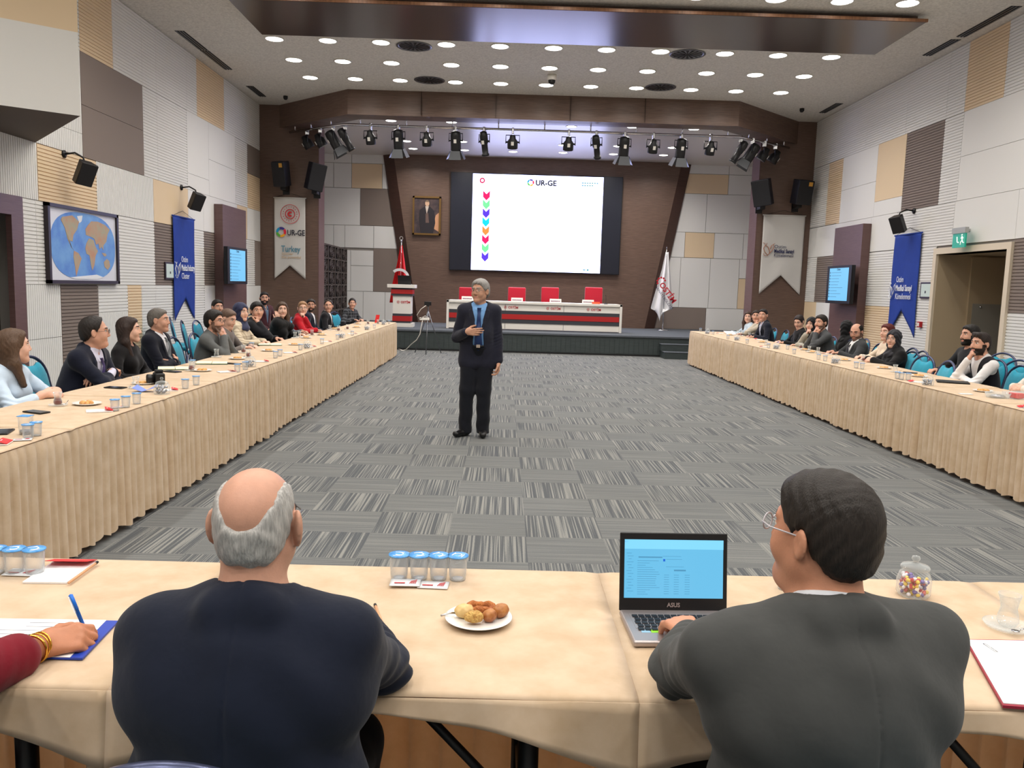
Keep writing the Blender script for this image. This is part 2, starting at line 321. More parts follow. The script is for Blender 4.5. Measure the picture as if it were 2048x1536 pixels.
# dropped ceiling raft
M_RAFT = mat('raft_brown', (74,62,58), 0.2, spec=0.55, ior=1.5); M_LIP = mat('raft_lip_wood', (150,105,74), 0.45, noise=0.4, nscale=4, stretch=(8,1,1))
mb = MB(); mb.box((-4.02,12.48,5.60),(5.92,13.97,5.70),0); mb.box((-4.08,12.34,5.575),(5.98,14.0,5.60),1); mb.box((-4.1,12.32,5.578),(6.0,12.36,5.62),2)
struct(mb.build('ceiling_raft', [M_WOOD, M_RAFT, M_LIP]))
# doors
mb = MB(); mb.box((XL-0.02,9.9,0),(XL+0.05,10.14,2.51),0); mb.box((XL-0.02,8.3,2.28),(XL+0.05,9.9,2.51),0); mb.box((XL-0.02,8.3,0),(XL+0.05,8.5,2.28),0)
mb.box((XL-0.45,8.3,0),(XL-0.28,10.14,2.51),1)
struct(mb.build('door_1', [M_WOOD2, mat('door_dark_wood',(42,28,24),0.5,noise=0.3,nscale=3,stretch=(1,1,30))]))
y0,y1,zt = 11.98,13.94,2.36
mb = MB()
mb.box((XR-0.04,y0-0.1,0),(XR+0.02,y0,zt+0.1),0); mb.box((XR-0.04,y1,0),(XR+0.02,y1+0.1,zt+0.1),0); mb.box((XR-0.04,y0,zt),(XR+0.02,y1,zt+0.1),0)
mb.box((XR+.02,y0-0.06,0),(XR+1.5,y0+.006,zt),1); mb.box((XR,y1-.008,0),(XR+1.5,y1+0.1,zt),1); mb.box((XR,y0,zt),(XR+1.5,y1,zt+0.1),1)
mb.box((XR+1.5,y0-0.3,0),(XR+1.6,y1+0.2,zt+0.1),3)
d = struct(mb.build('door_2', [M_CREAM, mat('corridor_beige',(188,168,138),0.7), mat('door_plate_grey',(150,146,136),0.5), mat('corridor_dark',(70,52,42),0.7)]))
mb = MB(); mb.box((XR+0.55,y1-0.06,0.02),(XR+1.45,y1-0.01,zt-0.03),0); mb.box((XR+0.62,y1-0.065,0.1),(XR+1.1,y1-0.06,1.55),1); mb.box((XR+1.45,y1-0.09,0),(XR+1.5,y1,zt),0)
k = mb.build('door_leaf', [mat('door_leaf_beige',(180,160,130),0.6), mat('door_plate_grey',(150,146,136),0.5)], d)
MB().box((XR+1.42,y1-0.75,0.9),(XR+1.46,y1-0.1,0.96)).build('push_bar', mat('pushbar',(200,190,160),0.4), d)
MB().lathe([(0.0,0),(0.02,0.0),(0.02,0.02),(0,0.03)],12,M=Matrix.Translation((XR+0.75,y1-0.065,1.5))@Matrix.Rotation(PI/2,4,'X')).build('door_knob', M_CHROME, d)

# ---------------------------------------------------------------- lamps
M_DIFF = mat('lamp_diffuser', (255,255,255), 0.5, emit=(1,0.97,0.9), estr=9.0); M_TRIM = mat('lamp_trim', (225,222,215), 0.4)
def lamp_proto(name, cat):
    t = thing(name, '', cat)
    MB().lathe([(0.145,0),(0.165,0),(0.165,-0.012),(0.145,-0.012),(0.145,0)],28,caps=False).build('trim_ring', M_TRIM, t)
    MB().lathe([(0.145,-0.006),(0.0,-0.008)],28,caps=False).build('diffuser', M_DIFF, t); return t
LP = {}
def lamp(x, y, z, label, group, power=None, r=1.0, name='downlight', spread=2.5):
    if name not in LP: LP[name] = lamp_proto(name, 'ceiling light'); o = LP[name]; o.location = (x,y,z); o['label'] = label; o['group'] = group
    else: o = dup(LP[name], (x,y,z), 0, label, group)
    o.scale = (r,r,r)
    key = 'L%.1f_%.1f' % (power or LAMP_W, spread)
    ld = bpy.data.lights.get(key)
    if not ld:
        ld = bpy.data.lights.new(key, 'AREA'); ld.shape = 'DISK'; ld.size = 0.26*r; ld.energy = power or LAMP_W; ld.color = (1.0,0.95,0.89); ld.spread = spread
    old = [c for c in o.children if c.type == 'LIGHT']
    if old: old[0].data = ld
    else: l = bpy.data.objects.new('light_source', ld); COL.objects.link(l); l.parent = o; l.location = (0,0,-0.016)
    return o
XS = [-4.06,-3.15,-2.24,-1.12,-0.2,0.72,1.63,2.56,3.67,4.59,5.51]
rows = [(17.25,'in the row nearest the stage beam'),(15.95,'in the middle row before the stage beam'),(14.65,'in the row beside the brown ceiling raft'),(11.95,'in the row just before the brown raft')]
for y, ph in rows:
    for i, x in enumerate(XS): lamp(x, y, ZC, 'round white ceiling downlight, %s from the left %s' % (ORD[i], ph), 'downlights '+ph)
for ri, y in enumerate((10.65,9.35,6.2,4.9,3.6,0.6,-0.7,-2.0)):
    for i, x in enumerate(XS[::2]): lamp(x, y, ZC, 'round ceiling downlight, %s from the left, %s row behind the raft towards the camera' % (ORD[i], ORD[ri]), 'downlights above the near tables', power=LAMP_W*11/6)
srow = [(782,241),(903,244),(1143,252),(1265,255),(1390,258)] 
spt = [onz(u,v,5.3) for u,v in [(782,241),(903,244),(1143,253),(1265,254),(1388,258),(813,282),(826,297),(925,283),(929,300),(1026,303),(1126,305),(1126,290),(1236,292),(1227,308),(1345,295),(1327,310)]]
for i, q in enumerate(spt):
    nm = 'front' if i < 5 else 'rear'
    lamp(q.x, q.y, 5.3, 'round recessed stage ceiling lamp, %s from the left at the %s of the stage' % (ORD[(i if i < 5 else i-5) % 13], nm), 'stage ceiling lamps', power=LAMP_W*2.3, r=0.8, name='stage_downlight')
# ---------------------------------------------------------------- smooth-union bodies: signed distance fields turned into one surface each
V = lambda *a: np.array(a, dtype=np.float64)
def rotm(yaw=0, pitch=0, roll=0):   # yaw about z, pitch about x (positive looks up), roll about y
    return np.array((Matrix.Rotation(yaw,3,'Z') @ Matrix.Rotation(pitch,3,'X') @ Matrix.Rotation(roll,3,'Y')))
def unit(v): return v/max(1e-9, np.linalg.norm(v))
class Sdf:
    def __init__(s): s.p = []; s.noise = None
    def cone(s, a, b, ra, rb=None, k=0.02, op='u', flat=None):
        a = V(*a); b = V(*b); rb = ra if rb is None else rb
        if flat is not None: n = unit(V(*flat[0])); fs = flat[1]
        def f(P):
            Q = P-a; ba = b-a
            if flat is not None: Q = Q+np.outer(Q@n, n)*(fs-1); ba = ba+n*(ba@n)*(fs-1)
            L = max(1e-9, ba@ba); t = np.clip((Q@ba)/L, 0, 1)
            return np.sqrt(((Q-t[:,None]*ba)**2).sum(1))-(ra+t*(rb-ra))
        r = max(ra, rb); s.p.append((op, f, np.minimum(a,b)-r, np.maximum(a,b)+r, k)); return s
    def ell(s, c, r, R=None, k=0.02, op='u'):
        c = V(*c); r = V(*r); R = np.eye(3) if R is None else R
        def f(P):
            Q = (P-c)@R; k0 = np.sqrt(((Q/r)**2).sum(1)); k1 = np.sqrt(((Q/(r*r))**2).sum(1))
            return k0*(k0-1)/np.maximum(k1,1e-9)
        e = np.abs(R)@r; s.p.append((op, f, c-e, c+e, k)); return s
    def fn(s, f, lo, hi, k=0.01, op='s'): s.p.append((op, f, V(*lo), V(*hi), k)); return s
    def mesh(s, h, clip=None):
        us = [q for q in s.p if q[0] == 'u']; m = 3*h+0.004
        lo = np.min([q[2] for q in us],0)-m; hi = np.max([q[3] for q in us],0)+m
        if clip is not None: lo = np.maximum(lo, V(*clip[0])); hi = np.minimum(hi, V(*clip[1]))
        n = np.ceil((hi-lo)/h).astype(int)+1; D = np.full(n, 0.2, np.float32)
        ax = [lo[i]+h*np.arange(n[i]) for i in range(3)]
        for op, f, a, b, k in s.p:
            i0 = np.maximum(0, np.floor((a-k-m-lo)/h).astype(int)); i1 = np.minimum(n, np.ceil((b+k+m-lo)/h).astype(int)+1)
            if (i1 <= i0).any(): continue
            sl = tuple(slice(i0[i], i1[i]) for i in range(3))
            G = np.stack(np.meshgrid(*[ax[i][sl[i]] for i in range(3)], indexing='ij'), -1).reshape(-1,3)
            d = f(G).reshape(D[sl].shape).astype(np.float32); o = D[sl]
            if op == 'u': q = np.maximum(k-np.abs(o-d),0)/k if k > 0 else 0*d; D[sl] = np.minimum(o,d)-q*q*k*0.25
            elif op == 's': q = np.maximum(k-np.abs(o+d),0)/k if k > 0 else 0*d; D[sl] = np.maximum(o,-d)+q*q*k*0.25
            elif op == 'd': D[sl] = o+d
        return nets(D, lo, h)
def nets(D, lo, h):
    n = D.shape; I = D < 0
    c = np.zeros((n[0]-1,n[1]-1,n[2]-1), np.int8)
    for i in (0,1):
        for j in (0,1):
            for k in (0,1): c += I[i:n[0]-1+i, j:n[1]-1+j, k:n[2]-1+k]
    act = (c > 0) & (c < 8); idx = np.argwhere(act)
    if len(idx) == 0: return np.zeros((0,3)), np.zeros((0,4),int)
    ids = np.full(act.shape, -1, np.int64); ids[act] = np.arange(len(idx))
    acc = np.zeros((len(idx),3)); cnt = np.zeros(len(idx))
    offs = [(i,j,k) for i in (0,1) for j in (0,1) for k in (0,1)]
    vals = {o: D[idx[:,0]+o[0], idx[:,1]+o[1], idx[:,2]+o[2]] for o in offs}
    for a in offs:
        for ax_ in range(3):
            if a[ax_] == 1: continue
            b = list(a); b[ax_] = 1; b = tuple(b); va, vb = vals[a], vals[b]; cr = (va < 0) != (vb < 0)
            t = np.where(cr, va/np.where(cr, va-vb, 1), 0)
            q = np.tile(np.array(a, float), (len(idx),1)); q[:,ax_] += t
            acc += q*cr[:,None]; cnt += cr
    Vt = lo+h*(idx+acc/cnt[:,None]); F = []
    for ax_ in range(3):
        u, w_ = [(1,2),(2,0),(0,1)][ax_]
        s0 = [slice(1,n[i]-1) for i in range(3)]; s1 = list(s0); s0[ax_] = slice(0,n[ax_]-1); s1[ax_] = slice(1,n[ax_])
        A_, B_ = I[tuple(s0)], I[tuple(s1)]
        for pos in (True, False):
            e = np.argwhere((A_ == pos) & (B_ != pos))
            if len(e) == 0: continue
            base = e.copy(); base[:,u] += 1; base[:,w_] += 1
            du = np.zeros(3,int); du[u] = 1; dw = np.zeros(3,int); dw[w_] = 1
            q = [base-du-dw, base-dw, base, base-du]; ok = np.ones(len(e), bool)
            g = []
            for qq in q: ok &= (qq < np.array(act.shape)).all(1) & (qq >= 0).all(1)
            for qq in q: qq = np.clip(qq, 0, np.array(act.shape)-1); g.append(ids[qq[:,0],qq[:,1],qq[:,2]])
            g = np.stack(g,1)[ok]; g = g[(g >= 0).all(1)]
            F.append(g if pos else g[:, ::-1])
    return Vt, np.concatenate(F)
def sdf_obj(name, S, h, mats, parent, region=None, clip=None):
    v, f = S.mesh(h, clip) if isinstance(S, Sdf) else S
    me = bpy.data.meshes.new(name); me.vertices.add(len(v)); me.vertices.foreach_set('co', v.astype(np.float32).ravel())
    me.loops.add(len(f)*4); me.loops.foreach_set('vertex_index', f.astype(np.int32).ravel())
    me.polygons.add(len(f)); me.polygons.foreach_set('loop_start', np.arange(0,len(f)*4,4,dtype=np.int32))
    me.update(calc_edges=True)
    me.polygons.foreach_set('use_smooth', np.ones(len(f),bool))
    for mm in (mats if isinstance(mats,(list,tuple)) else [mats]): me.materials.append(mm)
    if region is not None and len(f): me.polygons.foreach_set('material_index', region(v[f].mean(1)).astype(np.int32))
    me.update(); o = bpy.data.objects.new(name, me); COL.objects.link(o); o.parent = parent; return o

# ---------------------------------------------------------------- people
SKIN = {}
def skin(t): return mat('skin_%d_%d_%d' % t, t, 0.5, noise=0.12, nscale=30, sub=0.08, spec=0.4, bump=0.05, bscale=300)
def fabric(name, c, rough=0.9, bump=0.12, noise=0.12): return mat(name, c, rough, noise=noise, nscale=14, bump=bump, bscale=9, sheen=0.1, spec=0.25)
def hairm(c): return mat('hair_%d_%d_%d' % c, c, 0.55, noise=0.45, nscale=16, stretch=(16,16,1.6), bump=0.25, bscale=22, spec=0.4)
M_LIPS = mat('lips', (184,124,108), 0.5); M_EYEW = mat('eye_white', (222,214,205), 0.25); M_IRIS = mat('eye_iris', (46,32,24), 0.2)
M_LENS = mat('glasses_lens', (235,238,240), 0.05, alpha=0.06); M_SHOE = mat('black_leather', (20,20,22), 0.3)
M_NAIL = mat('nail_polish', (60,40,90), 0.2)

class Head:
    def __init__(s, c, R, sc=1.0): s.c = c; s.R = R; s.k = sc
    def w(s, p): return s.c+s.R@(V(*p)*s.k)
    def inv(s, P): return ((P-s.c)@s.R)/s.k
def head_sdf(S, H, fat=0.0, female=False, ears=True, es=1.0):
    k = H.k; W = H.w; R = H.R
    S.ell(W((0,-.014,.036)), V(.076,.094,.084)*k, R, .01)
    S.ell(W((0,.018,-.022)), V(.062+fat*.012,.072,.084)*k, R, .03)
    S.cone(W((-.05,.0,-.05)), W((-.012,.066,-.094)), .02*k, .018*k, .03); S.cone(W((.05,.0,-.05)), W((.012,.066,-.094)), .02*k, .018*k, .03)
    S.ell(W((0,.07,-.096)), V(.022,.02,.018)*k, R, .02)
    if fat > 0.4: S.ell(W((0,.03,-.105)), V(.05,.05,.03)*k*fat, R, .03)
    for x in (-1,1):
        S.ell(W((x*.037,.058,-.03)), V(.026,.026,.03)*k, R, .02)                 # cheeks
        S.cone(W((x*.012,.083,.036)), W((x*.044,.068,.034)), .009*k, .008*k, .012)   # brow ridge
        S.ell(W((x*.032,.092,.014)), V(.017,.015,.012)*k, R, .012, 's')             # socket
        S.ell(W((x*.032,.071,.013)), V(.0135,.0135,.0125)*k, R, .003)               # eye ball
        if ears: S.ell(W((x*.086,-.008,-.004)), V(.008*es,.019*es,.033*es)*k, H.R@rotm(x*.45,0.1,0), .006); S.ell(W((x*.091,.0,-.002)), V(.005,.009,.019)*k, H.R@rotm(x*.45,0.1,0), .004, 's')
    S.cone(W((0,.085,.022)), W((0,.101,-.023)), .0075*k, .0115*k, .012)
    for x in (-1,1): S.ell(W((x*.011,.094,-.029)), V(.008,.009,.007)*k, R, .006)
    S.cone(W((-.017,.082,-.056)), W((.017,.082,-.056)), .0065*k, None, .008); S.cone(W((-.014,.08,-.067)), W((.014,.08,-.067)), .0075*k, None, .008)
    S.cone(W((-.015,.094,-.0615)), W((.015,.094,-.0615)), .0022*k, None, .004, 's')
def head_region(H, hair_i=4, beard=0, brow=1):
    # material slots: 0 skin 1 lips 2 eye white 3 iris 4 hair coloured (brows, beard) 5 stubble
    def f(P):
        q = H.inv(P); x, y, z = np.abs(q[:,0]), q[:,1], q[:,2]; r = np.zeros(len(P)); near = (x < .09) & (y > -.03) & (z > -.13) & (z < .1)
        if beard:
            jaw = near & (z < -.044+.12*np.maximum(0,x-.04)) & (z > -.125) & (y > .0) & ~((x < .02) & (z > -.069) & (z < -.05)) 
            jaw &= (y < .097) & (z > -.118); jaw |= near & (x > .055) & (z < .0) & (z > -.09) & (y > -.002) & (y < .035)
            jaw |= near & (x < .026) & (y > .075) & (z < -.040) & (z > -.052)
            r[jaw] = 5 if beard == 1 else 4
        lip = near & (y > .078) & (x < .024) & (z < -.051) & (z > -.0735) & (np.abs(z+.0615) < .0125*(1.05-(x/.026)**2)); r[lip] = 1
        e = near & (y > .070) & ((((x-.032)/.0145)**2+((z-.013)/.0058)**2) < 1); r[e] = 2
        ir = near & (y > .070) & ((((x-.032)/.0062)**2+((z-.0135)/.0062)**2) < 1); r[ir] = 3
        lid = near & (y > .066) & (x > .015) & (x < .048) & (z > .0195) & (z < .0225); r[lid] = 4
        if brow: br = near & (y > .055) & (x > .011) & (x < .050) & (np.abs(z-.037+.12*np.maximum(0,x-.035)) < .0048); r[br] = 4
        return r
    return f
# hairlines: lower edge height of the hair as a function of head-local y (back to front)
HL = {'short': ([-.12,-.07,-.03,-.005,.02,.045,.065,.085],[-.075,-.075,-.03,.028,.0,.035,.072,.082]),
      'receding': ([-.12,-.07,-.03,-.005,.02,.04,.05,.07],[-.075,-.075,-.03,.03,.0,.05,.085,.2]),
      'ring': ([-.12,-.07,-.03,-.005,.02,.04],[-.07,-.07,-.03,.03,.0,.2]),
      'bob': ([-.12,-.03,-.01,.02,.05,.065,.085],[-.12,-.12,-.12,-.1,.03,.072,.084])}
def hair_sdf(H, style='short', t=.009, top=0.0, part=0):
    S = Sdf(); k = H.k; W = H.w; R = H.R; base = 'short' if style in ('short','quiff') else style if style in HL else 'bob'
    S.ell(W((0,-.016,.038+top*.4)), V(.076+t,.096+t*.9,.085+t+top)*k, R, .01)
    S.ell(W((0,-.045,-.02)), V(.066+t,.058+t,.075)*k, R, .03)
    if style in ('short','quiff','bob','long','receding'): S.ell(W((0,.035,.075)), V(.058+t*.6,.046,.036+t*.6+top)*k, R, .02)
    if style == 'quiff': S.cone(W((-.03,.06,.102)), W((.035,.058,.108)), .022*k, None, .025)
    ys, zs = HL[base]
    def cut(P): q = H.inv(P); hl = np.interp(q[:,1], ys, zs)+.004*np.sin(q[:,0]*170+3*np.sin(q[:,1]*90))+.003*np.sin(q[:,1]*260+q[:,0]*90); return (q[:,2]-hl)*0.8*k
    e = V(.16,.16,.16)
    S.fn(cut, H.c-e*2, H.c+e*2, .020, 's')
    if style == 'ring':
        S.fn(lambda P: (lambda q: (np.sqrt((q[:,0]/.057)**2+((q[:,2]-.105)/.088)**2)-1)*.06)(H.inv(P))*k, H.c-e, H.c+e, .012, 's')
    if style == 'long':
        for x in (-1,1):
            S.cone(W((x*.072,-.02,.02)), W((x*.088,-.02,-.12)), .03*k, .034*k, .03); S.cone(W((x*.088,-.02,-.12)), W((x*.085,.03,-.27)), .036*k, .022*k, .03)
        S.cone(W((0,-.06,-.02)), W((0,-.075,-.22)), .062*k, .06*k, .05, flat=(R@V(0,1,0),1.7))
    if style == 'bun': S.ell(W((0,-.10,.05)), V(.04,.035,.04)*k, R, .01)
    S.fn(lambda P: (lambda q: .0006*np.sin(q[:,0]*150+9*np.sin(q[:,2]*22+q[:,1]*30))+.0008*np.sin(q[:,1]*210+5*np.sin(q[:,2]*35)))(H.inv(P)), H.c-V(.3,.3,.45), H.c+V(.3,.3,.3), 0, 'd')
    return S
def scarf_sdf(H, N, wide=0.15):
    S = Sdf(); k = H.k; W = H.w; R = H.R
    S.ell(W((0,-.018,.038)), V(.094,.114,.104)*k, R, .01); S.ell(W((0,.0,-.045)), V(.082,.085,.09)*k, R, .04)
    S.cone(W((0,-.02,-.08)), N+V(0,.01,-.03), .075, .10, .05); S.ell(N+V(0,.02,-.05), V(wide,.12,.07), None, .05)
    S.ell(W((0,.085,-.012)), V(.058,.07,.083)*k, R, .008, 's')
    S.fn(lambda P: .003*np.sin(P[:,2]*90+P[:,0]*60+3*np.sin(P[:,1]*40)), H.c-V(.4,.4,.5), H.c+V(.3,.3,.3), 0, 'd')
    return S
def hand_sdf(S, wr, f, n, side, curl=(.5,.6,.7,.7), k=1.0, thumb=(.5,.6), spread=.12, fl=None):
    # wr wrist; f forward; n out of the palm; side = thumb direction sign along cross(f,n)
    f = unit(f); n = unit(n-f*(n@f)); s = np.cross(f,n)*side
    tips = []
    S.cone(wr-f*.03*k, wr+f*.02*k, .023*k, .021*k, .02, flat=(n,1.25))
    ls = [.040,.045,.042,.033] if fl is None else fl
    for i in range(4):
        o = (1.5-i)*.0195*k; kn = wr+f*(.086-.004*abs(i-1)-(.006 if i == 3 else 0))*k+s*o-n*.002
        S.cone(wr+f*.015*k+s*o*.6, kn, .0145*k, .0105*k, .014, flat=(n,1.1))
        d = unit(f+s*spread*(1.5-i)/1.5*.5); p = kn; a = 0
        for j, (L, r0, r1, w_) in enumerate(((ls[i],.0098,.0088,.9),(ls[i]*.62,.0088,.008,1.1),(ls[i]*.5,.0080,.0066,.7))):
            a += curl[i]*w_; dd = d*math.cos(a)+n*math.sin(a); q = p+dd*L*k; S.cone(p, q, r0*k, r1*k, .004 if j else .008); p = q
        tips.append(p)
    b = wr+f*.022*k+s*.026*k+n*.006*k; d1 = unit(f*math.cos(thumb[0]+.25)+s*math.sin(thumb[0]+.25)+n*.35); m_ = b+d1*.040*k
    d2 = unit(f*math.cos(thumb[1]-.3)+s*math.sin(thumb[1]-.3)+n*.4); q = m_+d2*.030*k; d3 = unit(d2*.9+n*.25+f*.3); e = q+d3*.024*k
    S.cone(wr+f*.01*k+s*.01*k, b, .018*k, .0165*k, .018); S.cone(b, m_, .0155*k, .012*k, .012); S.cone(m_, q, .0115*k, .0105*k, .005); S.cone(q, e, .0102*k, .0075*k, .004)
    return tips, e
def ik(S_, W_, l1, l2, pole):
    d = W_-S_; L = np.linalg.norm(d); Lm = (l1+l2)*.998
    if L > Lm: W_ = S_+d/L*Lm; d = W_-S_; L = Lm
    a = (l1*l1-l2*l2+L*L)/(2*L); h = math.sqrt(max(0,l1*l1-a*a)); u = d/L; p = pole-u*(pole@u); p = unit(p)
    return S_+u*a+p*h, W_
def person(label, loc, rz, hz=1.13, lean=8, look=None, hair='short', hairc=(38,30,26), skinc=(205,150,122), top=('suit',(30,34,48)), under=(220,222,228), tie=None,
           arms='table', fat=0.0, female=False, beard=0, glasses=None, h=.008, scarf=None, trousers=(28,30,36), side=0.0, hx=0.0, pitch=0.0, hk=1.0, htop=0.0, ht=.009,
           hands=None, back=0.0, stand=False, legs=True, group=None, plaid=None, hand_k=None, sh=1.0, twist=0.0, cat='person', watch=None, ear=1.0, cuff=None, ak=1.0, wrk=1.0, poles=None, vest=None, earh=True, hroll=0.0):
    T = thing('person', label, cat, loc, rz, group); sc = 0.93 if female else 1.0; w_ = (.9 if female else 1.0)*(1+.12*fat)
    Rl = rotm(twist, -math.radians(lean), side); pz = .93 if stand else .52
    P = V(0,0,pz); up = Rl@V(0,0,1); fw = Rl@V(0,1,0); rt = Rl@V(1,0,0)
    ln = (hz-.155-pz)/max(.3,up[2]); N = P+up*ln
    hc = N+V(hx,.035+.02*math.sin(math.radians(lean)),0)+V(0,0,.155)
    yaw = 0
    if look is not None:
        dv = Matrix.Rotation(-rz,3,'Z') @ (Vector(look)-Vector(loc)); yaw = math.atan2(-dv.x, dv.y); yaw = max(-1.45, min(1.45, yaw))
    H = Head(hc, rotm(yaw, pitch, hroll), hk*(.96 if female else 1.0))
    Sh = {x: N+rt*x*(.172*w_*sh)-up*.055+fw*.005 for x in (-1,1)}
    # arm targets in local space; table front edge lies about 0.2 in front of the belly
    tz = .775; wr = {}; pol = {x: V(x*.9,-.5,-.5) for x in (-1,1)}; hf = {}; hn = {}; crl = {x: (.5,.6,.7,.7) for x in (-1,1)}; ty = .36
    for x in (-1,1):
        a = arms[0 if x < 0 else 1] if isinstance(arms, tuple) else arms
        wr[x] = V(x*.13, ty, tz); hf[x] = V(-x*.5,1,0); hn[x] = V(0,0,-1)
        if a == 'clasp': wr[x] = V(x*.075, ty+.03, tz+.015); hf[x] = V(-x*.85,.6,0); hn[x] = V(x*-.6,-.3,-.5); crl[x] = (.8,.8,.8,.8)
        if a == 'fold': wr[x] = V(-x*.07, ty-.03+.02*x, tz+.02+.02*x); hf[x] = V(-x,-.15,0); hn[x] = V(0,-.3,-1); pol[x] = V(x,0,-.2)
        if a == 'chest': wr[x] = N+fw*.20-up*.28+rt*(-x*.05)+V(0,0,.015*x); hf[x] = V(-x,-.2,.1); hn[x] = V(0,-1,0); pol[x] = V(x,0,-.6)
        if a == 'chin': wr[x] = hc+H.R@V(x*.02,.115,-.165); hf[x] = V(-x*.3,-.25,.9); hn[x] = V(-x*.2,-1,-.1); crl[x] = (1.2,1.3,1.4,1.4); pol[x] = V(x*.5,.35,-1)
        if a == 'cheek': wr[x] = hc+H.R@V(x*.075,.06,-.15); hf[x] = V(-x*.1,-.1,.95); hn[x] = V(-x*1,-.3,0); crl[x] = (.35,.45,.5,.6); pol[x] = V(x*.7,.25,-1)
        if a == 'lap': wr[x] = V(x*.11,.24,.66); hf[x] = V(-x*.4,1,-.2); pol[x] = V(x,-.6,-.2)
        if a == 'hang': wr[x] = V(x*.24,.02,.83); hf[x] = V(0,.1,-1); hn[x] = V(-x,0,0); pol[x] = V(x*.3,-1,0)
    if hands:
        for x, d_ in hands.items():
            for kk, vv in d_.items():
                if kk == 'w': wr[x] = V(*vv)
                elif kk == 'f': hf[x] = V(*vv)
                elif kk == 'n': hn[x] = V(*vv)
                elif kk == 'c': crl[x] = vv
                elif kk == 'p': pol[x] = V(*vv)
    El = {}
    for x in (-1,1): El[x], wr[x] = ik(Sh[x], wr[x], .285*sc*ak, .25*sc*ak, pol[x])
    kind, tc = top; hkk = .93 if female else 1.0
    skm = skin(skinc); hm = hairm(hairc); stub = mat('stubble_%d' % skinc[0], tuple(int(c*.45+hh*.55) for c, hh in zip(skinc, hairc)), .6)
    def torso(S, off, kk=.07):
        d = .108+.03*fat; b = .11+.06*fat
        S.ell(P+up*(ln*.70)+fw*.005, V(.142*w_+off, d+off, .17+off), Rl, kk)
        S.ell(P+up*(ln*.36)+fw*(.015+.03*fat), V(.135*w_+.02*fat+off, b+off, .16+off), Rl, kk)
        S.ell(P+V(0,-.01,.01), V(.155*w_+off, .115+.02*fat+off, .12+off), None, kk)
        S.cone(Sh[-1]+rt*.02, Sh[1]-rt*.02, .055+off, None, kk)
        if back:
            S.cone(P+up*(ln*.72)-rt*(.10+back)-fw*.01, P+up*(ln*.72)+rt*(.10+back)-fw*.01, .095+off, None, kk)
            S.cone(P+up*(ln*.25)-rt*(.09+back*.7), P+up*(ln*.25)+rt*(.09+back*.7), .11+off, None, kk); S.cone(P+V(0,0,-.02)-rt*(.08+back*.6), P+V(0,0,-.02)+rt*(.08+back*.6), .12+off, None, kk)
        if female:
            for x in (-1,1): S.ell(P+up*(ln*.66)+fw*(.085)+rt*x*.065, V(.055+off,.055+off,.055+off), Rl, .05)
        for x in (-1,1): S.cone(N+up*.015-fw*.01, Sh[x]-rt*x*.05+up*.01, .042+off*.6, .045+off*.6, .05)
    def sleeves(S, off, end=0.0, flare=.0):
        for x in (-1,1):
            S.cone(Sh[x], El[x], .047*w_+off, .039+off, .03); e = wr[x]+(El[x]-wr[x])*(end/.25); S.cone(El[x], e, .043+off, .031+off+flare, .02)
    # body: one continuous surface
    S = Sdf(); torso(S, -.008)
    S.cone(N-up*.02, hc+H.R@V(0,-.018,-.05), .056+.01*fat-(.008 if female else 0), .052+.008*fat-(.006 if female else 0), .03)
    head_sdf(S, H, fat, female, ears=(scarf is None and earh), es=ear)
    tips = {}
    for x in (-1,1):
        S.cone(Sh[x], El[x], .044*w_, .037, .03); S.cone(El[x], wr[x], .038, .024, .02)
        tips[x] = hand_sdf(S, wr[x], hf[x], hn[x], (-1 if x < 0 else 1), crl[x], hkk)
    if stand: LG = {-1: (V(-.09,0,.9), V(-.13,.02,.50), V(-.135,-.03,.09)), 1: (V(.09,0,.9), V(.075,.03,.5), V(.08,-.02,.09))}
    else: LG = {x: (V(x*.09,.0,.51), V(x*.12,.43,.52), V(x*.12,.40,.10)) for x in (-1,1)}
    if stand == 'speaker': LG = STAND_LEGS
    if legs:
        for x in (-1,1):
            a, b, c = LG[x]; S.cone(a, b, .07, .047, .03); S.cone(b, c, .046, .032, .02)
    body = sdf_obj('body', S, h, [skm, M_LIPS, M_EYEW, M_IRIS, hm, stub], T, head_region(H, beard=beard))
    # clothes
    tn = 'cloth_%s_%d_%d_%d' % ((kind,)+tuple(tc)); tm = plaid if plaid else fabric(tn, tc, bump=.3 if kind != 'knit' else .4)
    off = {'suit':.016,'jacket':.018,'knit':.010,'shirt':.007,'coat':.022,'blouse':.008,'vestshirt':.007}[kind]
    J = Sdf(); torso(J, off); end = cuff if cuff is not None else .028 if kind in ('suit','jacket') else .012; short = (kind == 'blouse' and False)
    sleeves(J, off*.85, end, .004 if kind in ('suit','jacket') else 0)
    openf = kind in ('suit','jacket')
    zc_ = P+up*(ln*(.42 if not stand else .40)); 
    def frm(Q): q = Q-zc_; return q@rt, q@fw, q@up
    L1 = ln-np.linalg.norm(zc_-P)
    if openf:
        wd = .075 if kind == 'suit' else .055
        J.fn(lambda Q: (lambda x, y, z: np.maximum(np.maximum(np.abs(x)-np.clip(z/L1,0,1.2)*wd-(.004), -(y-.02)), -z))(*frm(Q)), zc_-V(.3,.3,.3), zc_+V(.3,.5,.6), .006, 's')
        if stand: J.fn(lambda Q: (lambda x, y, z: np.maximum(np.maximum(np.abs(x)-np.interp(z,[-.45,-.2,0,.15],[.10,.062,.052,.04]), -(y-.02)), z-.14))(*frm(Q)), zc_-V(.3,.3,.9), zc_+V(.3,.5,.3), .006, 's')
        pr0 = [q_ for q_ in J.p if q_[0] == 'u'][:9]
